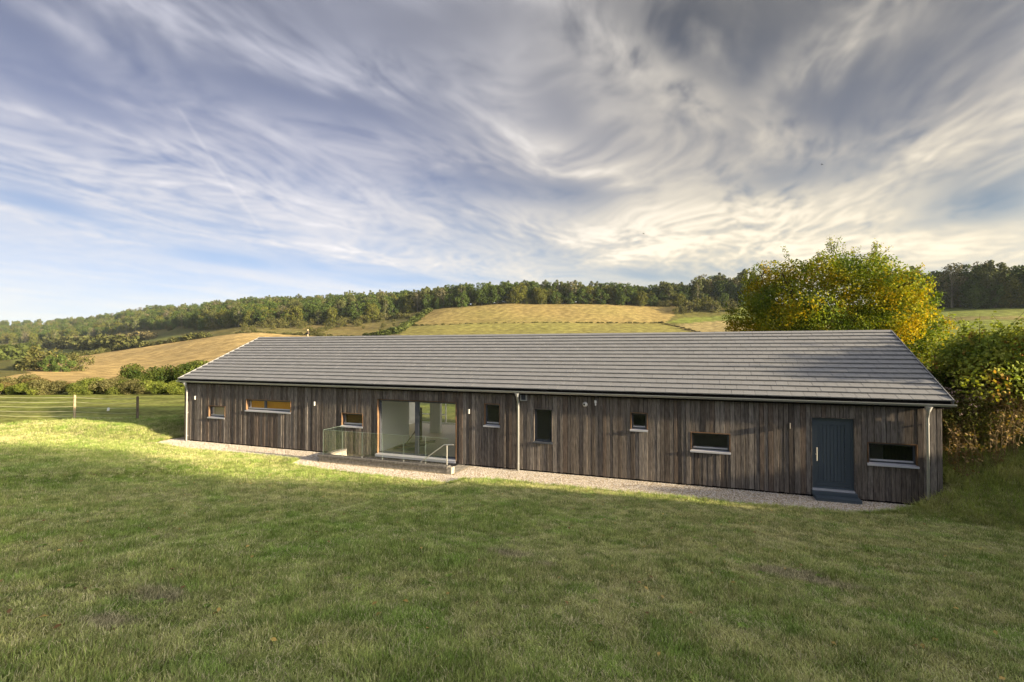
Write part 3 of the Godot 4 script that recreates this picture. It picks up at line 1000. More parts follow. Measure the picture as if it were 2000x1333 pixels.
func wander(a: Vector3, b: Vector3, bend: float, steps: int) -> Array:
	var out := []
	var off := Vector3(rng.randf_range(-1, 1), rng.randf_range(-0.3, 0.5), rng.randf_range(-1, 1)) * bend
	for i in steps + 1:
		var t := float(i) / steps
		out.append(a.lerp(b, t) + off * sin(t * PI) + Vector3(rng.randf_range(-1, 1), 0, rng.randf_range(-1, 1)) * bend * 0.18 * t)
	return out

func radii(a: float, b: float, steps: int) -> Array:
	var out := []
	for i in steps + 1:
		out.append(lerpf(a, b, float(i) / steps))
	return out

# A tree of the far woods: [crown mesh, trunk mesh], about h metres high.
func wood_tree(h: float, w: float, clear: float, count: int, size: float, a: Vector3, b: Vector3, bark: Vector3) -> Array:
	var lobes := []
	var nl := 22
	for i in nl:
		var t := (i + 0.5) / nl
		var y := lerpf(clear * h, h * 0.90, pow(t, 0.85))
		var ring := w * (0.40 + 0.62 * sin(PI * clampf(0.16 + 0.78 * t, 0.0, 1.0)))
		var an := i * 2.4 + rng.randf()
		var lr := w * rng.randf_range(0.22, 0.48) * (1.15 - 0.45 * t)
		lobes.append([Vector3(cos(an) * ring * rng.randf_range(0.3, 0.95), y + rng.randf_range(-0.6, 0.6), sin(an) * ring * rng.randf_range(0.3, 0.95)), Vector3(lr, lr * rng.randf_range(0.7, 1.15), lr), rng.randf()])
	var m := mb(true)
	leaves(m, lobes, count, size, func(p, _d, _f):
		var t := clampf(0.5 + 0.9 * noise_b.get_noise_3d(p.x * 1.6 + h * 7.0, p.y * 1.6, p.z * 1.6), 0.0, 1.0)
		return a.lerp(b, t) * rng.randf_range(0.66, 1.18), 0.5)
	var tr := mb(true)
	tr.col = Color(bark.x, bark.y, bark.z)
	tr.tube(wander(Vector3(0, -0.6, 0), Vector3(rng.randf_range(-0.3, 0.3), h * 0.8, rng.randf_range(-0.3, 0.3)), h * 0.02, 5), radii(h * 0.020 + 0.06, 0.05, 5), 6, false)
	for q in lobes:
		if rng.randf() < 0.75:
			var st := Vector3(0, (q[0] as Vector3).y * 0.62, 0)
			tr.tube(wander(st, q[0], 0.4, 3), radii(0.10, 0.03, 3), 4, false)
	return [m, tr]

func place_tree(proto: Array, meshes: Array, at: Vector3, s: float, called: String, label: String, group: String) -> void:
	var o := thing(called, at, label, "tree", group)
	o.rotation.y = rng.randf() * TAU
	o.scale = Vector3(s * rng.randf_range(0.9, 1.15), s, s * rng.randf_range(0.9, 1.15))
	obj("crown", meshes[0], M.far_leaf, o)
	obj("trunk", meshes[1], M.far_leaf, o)

const WOOD := [  # bearing from the camera's axis, near and far edge (metres)
	[-50.0, 900.0, 1450.0], [-45.4, 880.0, 1450.0], [-39.0, 750.0, 1250.0], [-35.4, 650.0, 980.0], [-31.3, 440.0, 800.0], [-26.9, 385.0, 670.0], [-22.1, 366.0, 560.0], [-16.9, 352.0, 490.0], [-12.6, 366.0, 446.0], [-9.8, 352.0, 424.0], [-5.8, 341.0, 396.0], [0.0, 338.0, 390.0], [11.5, 346.0, 398.0], [16.9, 352.0, 404.0], [22.1, 372.0, 440.0], [26.9, 378.0, 445.0], [33.4, 392.0, 450.0], [39.1, 372.0, 430.0], [42.4, 342.0, 420.0], [45.4, 345.0, 420.0], [54.0, 350.0, 420.0]]

func wood_edge(b: float, k: int) -> float:
	for i in WOOD.size() - 1:
		if b <= WOOD[i + 1][0]:
			return lerpf(WOOD[i][k], WOOD[i + 1][k], clampf((b - WOOD[i][0]) / (WOOD[i + 1][0] - WOOD[i][0]), 0.0, 1.0))
	return WOOD[-1][k]

func make_woods() -> void:
	var kinds := [
		wood_tree(14.0, 4.8, 0.14, 3200, 0.62, Vector3(0.046, 0.072, 0.020), Vector3(0.088, 0.115, 0.028), Vector3(0.12, 0.10, 0.08)),
		wood_tree(15.5, 3.3, 0.24, 2000, 0.58, Vector3(0.080, 0.092, 0.034), Vector3(0.130, 0.135, 0.050), Vector3(0.19, 0.165, 0.13)),
		wood_tree(12.5, 4.8, 0.10, 2800, 0.62, Vector3(0.078, 0.092, 0.022), Vector3(0.150, 0.140, 0.030), Vector3(0.14, 0.12, 0.09)),
		wood_tree(14.5, 3.6, 0.26, 1100, 0.55, Vector3(0.115, 0.105, 0.060), Vector3(0.180, 0.158, 0.092), Vector3(0.19, 0.165, 0.13)),
		wood_tree(11.0, 4.4, 0.06, 2600, 0.60, Vector3(0.058, 0.092, 0.024), Vector3(0.100, 0.130, 0.034), Vector3(0.13, 0.11, 0.08)),
		wood_tree(5.0, 3.2, 0.06, 1400, 0.45, Vector3(0.070, 0.080, 0.026), Vector3(0.140, 0.122, 0.044), Vector3(0.13, 0.11, 0.08)),
	]
	var looks := ["broad dark green tree", "slender tall tree with a pale bare trunk", "round olive tree turning yellow", "thin grey-brown tree that has lost many leaves", "low-branched fresh green tree", "small brown-green scrub bush"]
	var meshes := []
	for q in kinds:
		meshes.append([q[0].mesh(), q[1].mesh()])
	var all := []
	var b := -47.0
	while b < 49.0:
		var near := wood_edge(b, 1)
		var far := wood_edge(b, 2)
		var gap: float = 5.4 if near < 480.0 else 9.0
		var r := near + rng.randf_range(0.0, 5.0)
		var row := 0
		while r < far:
			var bb := b + rng.randf_range(-0.5, 0.5) * rad_to_deg(gap / r)
			if not (bb > 26.0 and bb < 36.5):
				all.append([r, bb, row])
			r += gap * rng.randf_range(0.8, 1.5)
			row += 1
		b += rad_to_deg(gap / near) * rng.randf_range(0.75, 1.2)
	all.sort_custom(func(p, q): return p[0] < q[0])
	var rest := [[], [], [], [], [], []]
	var made := 0
	for q in all:
		var an := deg_to_rad(q[1] - 20.6)
		var p := Vector3(EYE.x + sin(an) * q[0], 0, EYE.z - cos(an) * q[0])
		p.y = far_height(p.x, p.z) - 0.3
		var zone := 0 if q[1] > -10.5 and q[1] < 20.0 else (1 if q[1] <= -10.5 else 2)
		var u := rng.randf()
		var n := noise_a.get_noise_2d(p.x * 0.2, p.z * 0.2)
		var kind := 0
		if q[2] == 0 and u < 0.5:
			kind = 5
		elif zone == 0:
			kind = 1 if u < 0.45 + n * 0.5 else (0 if u < 0.72 else (2 if u < 0.80 else (3 if u < 0.84 else 4)))
		else:
			kind = 0 if u < (0.18 if zone == 2 else 0.34) - n * 0.3 else (4 if u < 0.55 else (2 if u < 0.78 else (3 if u < 0.84 else 1)))
		var s := rng.randf_range(0.72, 1.20) * (1.5 if zone == 2 else 1.0)
		if made < 290:
			made += 1
			var where: String = ["in the wood above the dry meadow", "in the wood above the stubble", "in the wood behind the yellowing tree"][zone]
			place_tree(kinds[kind], meshes[kind], p, s, "scrub_bush" if kind == 5 else "woodland_tree", looks[kind] + " " + where, ["trees of the hilltop belt", "trees of the western hillside wood", "trees of the eastern wood"][zone])
		else:
			rest[kind].append([p, s])
	for k in kinds.size():
		if rest[k].is_empty():
			continue
		var whole := mb(true)
		whole.add(kinds[k][0], Transform3D.IDENTITY)
		whole.add(kinds[k][1], Transform3D.IDENTITY)
		var buf := PackedFloat32Array()
		buf.resize(rest[k].size() * 16)
		for i in rest[k].size():
			var s: float = rest[k][i][1]
			var f := rng.randf_range(0.8, 1.2)
			put(buf, i, Transform3D(Basis(Vector3.UP, rng.randf() * TAU).scaled(Vector3(s, s, s)), rest[k][i][0]), Color(f, f * rng.randf_range(0.93, 1.05), f))
		multi("distant_wood", whole.mesh(), M.far_leaf, buf, "far wooded hillside under the skyline, its " + looks[k].split(" that ")[0] + "s", "wood")
	# hedgerows between the far fields, each one plant mass
	var hedge_leaf := [mb(true), mb(true), mb(true)]
	var ha := [Vector3(0.055, 0.062, 0.022), Vector3(0.085, 0.073, 0.036), Vector3(0.050, 0.066, 0.020)]
	var hb := [Vector3(0.118, 0.112, 0.040), Vector3(0.145, 0.118, 0.056), Vector3(0.090, 0.104, 0.028)]
	for k in 3:
		leaves(hedge_leaf[k], [[Vector3(0, 0.9, 0), Vector3(1.6, 1.1, 1.3)], [Vector3(0.7, 1.5, 0.2), Vector3(0.9, 0.7, 0.9)], [Vector3(-0.8, 1.3, -0.2), Vector3(0.8, 0.8, 0.9)]], 230, 0.55, func(p, _d, _f): return ha[k].lerp(hb[k], rng.randf()))
	var hedges := [
		[[-207, -80, -240, -100, -273, -120, -320, -156, -329, -181, -287, -178, -253, -184], 1.15, 0, 1.3, "brown hedgerow along the upper edge of the golden stubble field"],
		[[-240, -187, -212, -184, -183, -182, -143, -170], 0.55, 0, 2.0, "low dark hedge along the top of the stubble field by the utility pole"],
		[[-576, -264, -571, -278, -502, -257, -385, -208, -328, -189], 3.6, 0, 3.4, "tall scrubby hedge above the small green field"],
		[[-692, -335, -663, -344, -560, -310, -473, -284, -417, -264], 2.6, 1, 4.0, "broken hedge of brown bushes below the far wood"],
		[[-330, -118, -361, -139, -384, -161, -495, -221], 3.2, 2, 3.4, "green hedge of small trees at the low end of the green field"],
		[[-162, -236, -135, -223, -95, -235, -57, -253, -20, -275], 0.32, 0, 1.5, "thin low hedge line across the dry meadow"],
		[[-140, -182, -138, -192, -152, -222, -161, -246, -169, -274], 1.2, 2, 1.6, "dark green hedge at the left end of the dry meadow"],
		[[-150, -180, -134, -182], 1.25, 2, 1.6, "clump of dark bushes showing just over the roof ridge"],
		[[-21, -276, -11, -256, -1, -234], 0.38, 1, 1.2, "pale low hedge running down beside the tan field"],
	]
	for q in hedges:
		var line: Array = q[0]
		var m := mb(true)
		for i in range(0, line.size() - 2, 2):
			var a := Vector2(line[i], line[i + 1])
			var c := Vector2(line[i + 2], line[i + 3])
			var steps := int(a.distance_to(c) / (2.1 * q[3])) + 1
			for t in steps:
				if q[1] > 2.0 and rng.randf() < 0.15:
					continue
				var p: Vector2 = a.lerp(c, (t + rng.randf()) / steps) + Vector2(rng.randf_range(-1, 1), rng.randf_range(-1, 1)) * q[1] * 0.8
				var s: float = q[1] * rng.randf_range(0.65, 1.35)
				m.add(hedge_leaf[q[2]], Transform3D(Basis(Vector3.UP, rng.randf() * TAU).scaled(Vector3(s * 1.1 + 0.3, s, s * 1.1 + 0.3)), Vector3(p.x, far_height(p.x, p.y) - 0.15, p.y)), Color(1, 1, 1) * rng.randf_range(0.8, 1.2))
		tag(obj("hedgerow", m, M.far_leaf), q[4], "hedge")
	# single bushes and small trees on the slopes
	var single := [
		[-195, -79, 1.5, 5], [-186, -77, 1.2, 4], [-182, -78, 1.3, 4], [-185, -84, 1.1, 5], [-8, -320, 1.6, 5], [-3, -328, 0.75, 2], [3, -333, 0.8, 2], [9, -337, 0.85, 4], [14, -341, 0.8, 0], [-12, -314, 1.0, 5], [-6, -326, 1.3, 5], [7, -326, 1.5, 5], [18, -332, 1.5, 5], [-15, -309, 0.7, 5],
		[-267, -293, 0.9, 2], [-248, -281, 1.0, 4], [-262, -277, 1.4, 5], [-263, -260, 1.3, 5], [-258, -239, 1.2, 5], [-241, -262, 1.1, 5], [-222, -255, 0.9, 5], [-205, -250, 0.8, 5], [-236, -232, 0.8, 5], [-275, -248, 1.3, 5], [-247, -247, 0.7, 5], [-214, -232, 0.6, 5], [-196, -262, 1.2, 5], [-186, -268, 0.8, 5],
	]
	for q in single:
		var p := Vector3(q[0], 0, q[1])
		p.y = far_height(p.x, p.z) - 0.2
		var where := "on the stubble field's edge" if p.x < -180.0 and p.z > -100.0 else ("at the foot of the wood beside the bright green field" if p.x > -30.0 else "on the rough pasture below the wood")
		var k: int = q[3]
		if k == 4 and q[2] > 1.05:
			q[2] = float(q[2]) * 0.42
		elif k == 4:
			q[2] = float(q[2]) * 0.75
		place_tree(kinds[k], meshes[k], p, q[2], "scrub_bush" if k == 5 else "small_tree", looks[k] + " " + where, "bushes " + where)
	var rough: PackedVector2Array = FIELDS[4][0]
	var placed := 0
	while placed < 46:
		var p := Vector3(rng.randf_range(-292.0, -146.0), 0, rng.randf_range(-276.0, -181.0))
		if not Geometry2D.is_point_in_polygon(Vector2(p.x, p.z), rough):
			continue
		p.y = far_height(p.x, p.z) - 0.2
		place_tree(kinds[5], meshes[5], p, rng.randf_range(0.28, 0.85), "scrub_bush", looks[5] + " on the rough pasture below the wood", "bushes on the rough pasture below the wood")
		placed += 1
	# a timber pole that shows over the ridge
	var at := Vector3(-32.9, 0, -18.4)
	at.y = ground(at.x, at.z)
	var pole := thing("utility_pole", at, "yellowish timber pole with a dark fitting near its top, behind the roof ridge", "pole")
	var pm := mb(false, true)
	pm.tube([Vector3(0, -0.5, 0), Vector3(0, 6.25, 0)], [0.10, 0.085], 8)
	obj("shaft", pm, M.post_wood, pole)
	var pf := mb()
	pf.box(Vector3(-0.15, 5.80, -0.12), Vector3(0.12, 5.95, 0.12))
	obj("bracket", pf, M.black, pole)
	var pc := mb()
	pc.tube([Vector3(0.14, 5.86, 0.05), Vector3(0.14, 6.12, 0.05)], [0.05, 0.04], 8)
	obj("insulator", pc, M.post_dark, pole)

# ------------------------------------------------------------------ garden plants
func make_plants() -> void:
	# the big multi-stemmed tree behind the east end, yellowing in clumps
	var base := Vector3(7.6, 0, -18.0)
	base.y = ground(base.x, base.z)
	var tree := thing("field_maple", base, "large spreading tree behind the roof, dark green turning golden yellow in scattered clumps", "tree")
	var lobes := []
	var centre := Vector3(-0.3, 5.3, 0.0)
	for i in 46:
		var t := (i + 0.5) / 46.0
		var el := asin(lerpf(-0.55, 0.97, t))
		var an := i * 2.39996 + rng.randf() * 0.5
		var d := Vector3(cos(an) * cos(el), sin(el), sin(an) * cos(el))
		var p := centre + d * Vector3(4.5, 3.5, 3.8) * rng.randf_range(0.72, 1.03)
		var r := rng.randf_range(0.8, 1.5)
		lobes.append([p, Vector3(r * 1.15, r * 0.78, r * 1.15)])
	for q in [Vector3(4.6, 3.6, 0.6), Vector3(4.7, 4.6, -0.6), Vector3(4.3, 2.6, 1.2), Vector3(-4.9, 3.2, 0.8), Vector3(-4.9, 4.6, 0.0), Vector3(-4.4, 2.2, 1.5), Vector3(4.4, 1.6, 1.0)]:
		lobes.append([q, Vector3(1.3, 0.8, 1.3)])
	var hue := func(p: Vector3, _d, _f) -> Vector3:
		# leaves turn in clumps: each clump has one of four tones, wherever it hangs
		var n := noise_b.get_noise_3d(p.x * 1.1, p.y * 1.1, p.z * 1.1) + rng.randf_range(-0.16, 0.16)
		var tone := clampi(int(floor((n + 0.56) * 3.3)), 0, 3)
		return [Vector3(0.095, 0.140, 0.026), Vector3(0.150, 0.190, 0.024), Vector3(0.230, 0.225, 0.020), Vector3(0.360, 0.260, 0.014)][tone] * rng.randf_range(0.75, 1.25)
	var m := mb(true)
	leaves(m, lobes, 70000, 0.135, hue, 0.6)
	var wood := mb(false, true)
	for i in 9:
		var an := TAU * i / 9.0 + rng.randf() * 0.4
		var tip := centre + Vector3(cos(an) * 3.9, rng.randf_range(-0.6, 3.0), sin(an) * 3.0)
		var foot := Vector3(cos(an), 0, sin(an)) * 0.3 + Vector3(0, -0.3, 0)
		var path := wander(foot, tip, 0.5, 7)
		wood.tube(path, radii(rng.randf_range(0.12, 0.2), 0.035, 7), 7, false)
		for k in 5:
			var s: Vector3 = path[rng.randi_range(3, 7)]
			wood.tube(wander(s, s + Vector3(rng.randf_range(-1, 1), rng.randf_range(0.1, 1.0), rng.randf_range(-1, 1)).normalized() * rng.randf_range(0.7, 1.3), 0.25, 4), radii(0.05, 0.015, 4), 5, false)
	# wispy sprays that break the outline
	for i in 150:
		var q: Array = lobes[rng.randi_range(12, lobes.size() - 1)]
		var d := ((q[0] as Vector3) - centre).normalized()
		d = (d + Vector3(rng.randf_range(-0.5, 0.5), rng.randf_range(0.0, 0.9), rng.randf_range(-0.5, 0.5))).normalized()
		var a: Vector3 = q[0] + d * 0.6
		var b := a + d * rng.randf_range(0.5, 1.05) + Vector3(0, rng.randf_range(-0.1, 0.25), 0)
		var path := wander(a, b, 0.12, 4)
		wood.tube(path, radii(0.014, 0.006, 4), 4, false)
		for k in 34:
			var t := rng.randf_range(0.2, 1.0)
			var p: Vector3 = a.lerp(b, t) + Vector3(rng.randf_range(-1, 1), rng.randf_range(-1, 1), rng.randf_range(-1, 1)) * 0.13
			leaf(m, p, d, 0.115 * rng.randf_range(0.6, 1.2), hue.call(p, d, 1.0))
	obj("crown", m, M.leaf, tree)
	obj("trunk", wood, M.bark, tree)

	# broad-leaved bush on the bank by the gable
	var bb := Vector3(9.0, 0, -2.2)
	bb.y = ground(bb.x, bb.z)
	var bush := thing("dogwood_bush", bb, "big leafy bush with reddening leaves on the bank beside the gable", "bush")
	var bl := []
	for i in 26:
		bl.append([Vector3(rng.randf_range(-1.5, 0.9), rng.randf_range(1.0, 2.3), rng.randf_range(-1.2, 0.9)), Vector3(1, 0.75, 1) * rng.randf_range(0.6, 1.05)])
	for q in [Vector3(-0.2, 2.2, 0.9), Vector3(0.7, 2.5, 0.9), Vector3(0.4, 2.7, 0.3), Vector3(-1.0, 1.8, 0.6), Vector3(1.0, 2.6, 1.2)]:
		bl.append([q, Vector3(0.75, 0.5, 0.75)])
	var bm := mb(true)
	leaves(bm, bl, 19000, 0.11, func(p: Vector3, _d, _f):
		var n := noise_b.get_noise_3d(p.x * 3.0, p.y * 3.0, p.z * 3.0)
		var r := noise_c.get_noise_3d(p.x * 0.8 + 30.0, p.y * 0.8, p.z * 0.8)
		var k := Vector3(0.145, 0.210, 0.045).lerp(Vector3(0.330, 0.350, 0.075), clampf(0.42 + n * 1.1, 0.0, 1.0))
		if r > 0.16:
			k = k.lerp(Vector3(0.38, 0.12, 0.05), clampf((r - 0.16) * 4.0, 0.0, 0.8) * rng.randf())
		return k * rng.randf_range(0.75, 1.25), 0.5)
	var bw := mb(false, true)
	for i in 16:
		var e: Array = bl[i]
		bw.tube(wander(Vector3(rng.randf_range(-0.8, 1.6), -0.2, rng.randf_range(-1.0, 0.4)), e[0], 0.2, 5), radii(0.035, 0.01, 5), 5, false)
	for i in 60:
		var q: Array = bl[rng.randi_range(0, bl.size() - 1)]
		var a: Vector3 = q[0]
		var b := a + Vector3(rng.randf_range(-0.7, 0.7), rng.randf_range(0.5, 1.25), rng.randf_range(-0.7, 0.7))
		bw.tube([a, b], [0.010, 0.004], 4, false)
		for k in 16:
			var p: Vector3 = a.lerp(b, rng.randf_range(0.35, 1.0)) + Vector3(rng.randf_range(-1, 1), rng.randf_range(-1, 1), rng.randf_range(-1, 1)) * 0.08
			leaf(bm, p, Vector3.UP, 0.13, Vector3(0.22, 0.27, 0.06) * rng.randf_range(0.7, 1.4))
	obj("foliage", bm, M.leaf, bush)
	obj("stem", bw, M.bark, bush)

	# dark evergreen right behind the verge
	var db := Vector3(7.5, 0, -4.3)
	db.y = ground(db.x, db.z)
	var dark := thing("evergreen_shrub", db, "dark green feathery shrub close to the roof's right edge", "bush")
	var dl := []
	for i in 12:
		dl.append([Vector3(rng.randf_range(-0.4, 0.6), 0.25 + 0.105 * i, rng.randf_range(-0.3, 1.2)), Vector3(0.7, 0.55, 0.7) * (1.0 - 0.035 * i)])
	var dm := mb(true)
	leaves(dm, dl, 6500, 0.11, func(_p, _d, _f): return Vector3(0.055, 0.090, 0.024).lerp(Vector3(0.110, 0.150, 0.035), rng.randf()), 0.5)
	obj("foliage", dm, M.leaf, dark)
	var dw := mb(false, true)
	dw.tube([Vector3(0, -0.2, 0), Vector3(0.1, 2.0, 0)], [0.06, 0.02], 6)
	obj("stem", dw, M.bark, dark)

	# brambles and dead stalks on the face of the bank
	var tb := Vector3(8.2, 0, -1.2)
	tb.y = 0.0
	var thick := thing("bramble_thicket", tb, "tangle of brown brambles and dead stalks on the bank at the house corner", "thicket")
	var tm := mb(true)
	var ts := mb(true)
	for i in 1000:
		var x := rng.randf_range(-1.45, 2.4)
		var z := rng.randf_range(-3.0, 1.5) - 0.28 * x
		var d := (x + tb.x - 5.2) * 0.514 - (z + tb.z - 1.2) * 0.857
		if z + tb.z > -0.3 - 0.35 * (x + tb.x - 6.6) or (x + tb.x < 6.55 and z + tb.z < 0.15):
			continue
		var g := ground(x + tb.x, z + tb.z)
		var a := Vector3(x, g - 0.05, z)
		var hgt := rng.randf_range(0.5, 1.6) * (0.55 + 0.6 * smoothstep(2.0, 3.4, d))
		var b := a + Vector3(rng.randf_range(-0.5, 0.3), hgt, rng.randf_range(-0.35, 0.45))
		b.x = maxf(b.x, 6.6 - tb.x)
		var n := noise_b.get_noise_2d(x * 2.2, z * 2.2 + hgt)
		var brown := Vector3(0.20, 0.14, 0.085).lerp(Vector3(0.36, 0.27, 0.16), rng.randf())
		ts.col = Color(brown.x, brown.y, brown.z)
		var mid := a.lerp(b, 0.55) + Vector3(rng.randf_range(-0.15, 0.15), 0.14, rng.randf_range(-0.15, 0.15))
		ts.tube([a, mid, b], [0.006, 0.005, 0.002], 3, false)
		for k in 11:
			var t := rng.randf_range(0.15, 1.05)
			var p: Vector3 = (a.lerp(mid, t * 2.0) if t < 0.5 else mid.lerp(b, t * 2.0 - 1.0)) + Vector3(rng.randf_range(-1, 1), rng.randf_range(-1, 1), rng.randf_range(-1, 1)) * 0.10
			var kk := Vector3(0.17, 0.12, 0.07).lerp(Vector3(0.30, 0.22, 0.11), rng.randf())
			if n + 0.35 * (p.y - g) + rng.randf_range(-0.3, 0.3) > 0.66:
				kk = Vector3(0.11, 0.145, 0.034).lerp(Vector3(0.27, 0.27, 0.06), rng.randf())
			p.x = maxf(p.x, 6.5 - tb.x)
			leaf(tm, p, Vector3.UP, rng.randf_range(0.05, 0.11), kk)
	obj("leaf_mass", tm, M.leaf, thick)
	obj("stalks", ts, M.far_leaf, thick)
	# pale pink daisies above them
	var fb := Vector3(7.2, 0, -1.7)
	fb.y = ground(fb.x, fb.z)
	var fl := thing("michaelmas_daisies", fb, "pale pink daisies in seed beside the lower roof corner", "flowers")
	var fs := mb(true)
	var fm := mb(true)
	for i in 300:
		var a := Vector3(rng.randf_range(-0.5, 1.0), rng.randf_range(0.0, 0.5), rng.randf_range(-0.7, 0.7))
		var b := a + Vector3(rng.randf_range(-0.3, 0.35), rng.randf_range(0.9, 1.5), rng.randf_range(-0.2, 0.2))
		b.x = maxf(b.x, -0.55)
		fs.col = Color(0.13, 0.13, 0.05)
		fs.tube([a, b], [0.004, 0.002], 3, false)
		for k in 9:
			var p := a.lerp(b, rng.randf_range(0.3, 0.95)) + Vector3(rng.randf_range(-1, 1), rng.randf_range(-1, 1), rng.randf_range(-1, 1)) * 0.06
			leaf(fs, p, Vector3.UP, 0.07, Vector3(0.10, 0.12, 0.035) * rng.randf_range(0.7, 1.5))
		if i % 3 == 0:
			var pink := Vector3(0.52, 0.36, 0.44).lerp(Vector3(0.50, 0.40, 0.32), rng.randf())
			for k in 5:
				leaf(fm, b + Vector3(rng.randf_range(-1, 1), rng.randf_range(-0.4, 0.6), rng.randf_range(-1, 1)) * 0.05, Vector3(0, 0.5, 0.8), 0.045, pink)
	obj("stalks", fs, M.leaf, fl)
	obj("blossom", fm, M.leaf, fl)

	# hedge beyond the paddock fence, shrub by shrub
	var protos := []
	var ca := [Vector3(0.085, 0.115, 0.028), Vector3(0.125, 0.100, 0.042), Vector3(0.105, 0.140, 0.030), Vector3(0.110, 0.108, 0.044), Vector3(0.035, 0.060, 0.016)]
	var cb := [Vector3(0.165, 0.190, 0.045), Vector3(0.205, 0.150, 0.060), Vector3(0.195, 0.225, 0.045), Vector3(0.180, 0.170, 0.070), Vector3(0.105, 0.125, 0.026)]
	for k in 5:
		var ls := []
		for i in 9:
			ls.append([Vector3(rng.randf_range(-1.3, 1.3), rng.randf_range(0.5, 1.7), rng.randf_range(-0.9, 0.9)), Vector3(1, 0.8, 1) * rng.randf_range(0.5, 0.9)])
		var q := mb(true)
		leaves(q, ls, 8000, 0.125, func(p: Vector3, _d, _f): return ca[k].lerp(cb[k], clampf(0.5 + 1.2 * noise_b.get_noise_3d(p.x * 3.0, p.y * 3.0, p.z * 3.0 + k * 9.0), 0.0, 1.0)) * rng.randf_range(0.75, 1.25), 0.55)
		var w := mb(true)
		w.col = Color(0.12, 0.10, 0.075)
		for i in 9:
			w.tube(wander(Vector3(rng.randf_range(-0.3, 0.3), -0.4, rng.randf_range(-0.3, 0.3)), ls[i][0], 0.15, 3), radii(0.03, 0.01, 3), 4, false)
		protos.append([q.mesh(), w.mesh()])
	var tones := ["mid green shrub", "rusty brown shrub", "bright yellow-green shrub", "dull grey-olive shrub", "tall dark green shrub"]
	var hedge := [[-81, -13.5, 1.1, 3], [-77.5, -14.5, 1.0, 1], [-74.5, -14.6, 1.15, 3], [-72.9, -15.2, 0.9, 1], [-72.6, -16.9, 1.25, 3], [-71.0, -16.4, 0.85, 0], [-70.2, -17.6, 1.1, 1], [-68.1, -17.0, 1.0, 3], [-67.2, -18.6, 0.85, 1], [-66.3, -19.4, 1.0, 0], [-64.5, -19.4, 1.0, 2], [-62.9, -20.9, 1.1, 3], [-61.2, -20.6, 0.9, 0], [-59.6, -21.2, 1.0, 3], [-58.0, -21.8, 0.9, 2], [-56.4, -22.5, 0.85, 2], [-54.4, -22.9, 0.8, 2], [-52.5, -23.5, 0.75, 2], [-75.6, -13.4, 0.75, 2], [-69.0, -15.9, 0.75, 2], [-71.8, -14.7, 0.8, 2], [-65.0, -18.2, 0.75, 0], [-67.6, -27.8, 1.6, 4], [-65.0, -28.9, 1.55, 4], [-63.0, -30.4, 1.75, 4], [-61.5, -32.4, 1.8, 4], [-66.4, -27.0, 1.2, 4]]
	for q in hedge:
		var p := Vector3(q[0], 0, q[1])
		p.y = ground(p.x, p.z) - 0.15
		var k: int = q[3]
		var o := thing("hedge_shrub", p, tones[k] + (" standing behind the paddock hedge by the house corner" if k == 4 else " in the hedge beyond the paddock fence"), "shrub", "dark shrubs behind the hedge" if k == 4 else "shrubs of the paddock hedge")
		o.rotation.y = rng.randf() * TAU
		var tall: float = 1.05 if k == 4 else 0.84
		o.scale = Vector3(q[2] * 1.12, q[2] * tall, q[2] * 1.12)
		obj("foliage", protos[k][0], M.leaf, o)
		obj("stem", protos[k][1], M.far_leaf, o)

	# trees and shrubs east of the lawn, outside the picture; the shade on the grass is theirs
	var sl := []
	for i in 22:
		var t := (i + 0.5) / 22.0
		var an := i * 2.4
		sl.append([Vector3(cos(an) * 2.7, lerpf(1.6, 9.6, t), sin(an) * 2.7) * Vector3(1.1 - 0.4 * t, 1, 1.1 - 0.4 * t), Vector3(1.9, 1.4, 1.9) * (1.12 - 0.4 * t)])
	var sm := mb(true)
	leaves(sm, sl, 2300, 0.42, func(_p, _d, _f): return Vector3(0.06, 0.085, 0.024).lerp(Vector3(0.11, 0.13, 0.03), rng.randf()), 0.8)
	var sw := mb(true)
	sw.col = Color(0.12, 0.10, 0.075)
	sw.tube([Vector3(0, -0.5, 0), Vector3(0.1, 4, 0), Vector3(0, 9, 0)], [0.3, 0.22, 0.06], 8, false)
	for q in sl:
		sw.tube(wander(Vector3(0, (q[0] as Vector3).y * 0.7, 0), q[0], 0.3, 3), radii(0.09, 0.03, 3), 5, false)
	var s_mesh := [sm.mesh(), sw.mesh()]
	for q in [[20.5, 10.6, 0.98], [22.5, 14.4, 1.05], [19.0, 17.6, 0.92], [23.5, 21.5, 1.0], [17.5, 24.5, 0.95], [27.0, 12.6, 1.08], [16.5, 8.2, 0.60], [14.5, 12.5, 0.60], [13.5, 17.0, 0.58]]:
		var p := Vector3(q[0], 0, q[1])
		p.y = ground(p.x, p.z) - 0.2
		var o := thing("garden_tree", p, "leafy tree east of the lawn that shades the foreground grass", "tree", "trees east of the lawn")
		o.rotation.y = rng.randf() * TAU
		o.scale = Vector3(1, 1, 1) * float(q[2])
		obj("crown", s_mesh[0], M.leaf, o)
		obj("trunk", s_mesh[1], M.far_leaf, o)
	for q in [[11.6, 0.3, 0.5, 0], [13.2, 1.4, 0.7, 2], [12.6, 3.0, 0.8, 2], [13.6, 4.4, 1.85, 0], [15.0, 6.2, 2.3, 4]]:
		var p := Vector3(q[0], 0, q[1])
		p.y = ground(p.x, p.z) - 0.1
		var o := thing("bank_shrub", p, "loose green shrub along the top of the bank east of the house", "shrub", "shrubs along the bank")
		o.rotation.y = rng.randf() * TAU
		o.scale = Vector3(1, 1, 1) * float(q[2])
		obj("foliage", protos[q[3]][0], M.leaf, o)
		obj("stem", protos[q[3]][1], M.far_leaf, o)

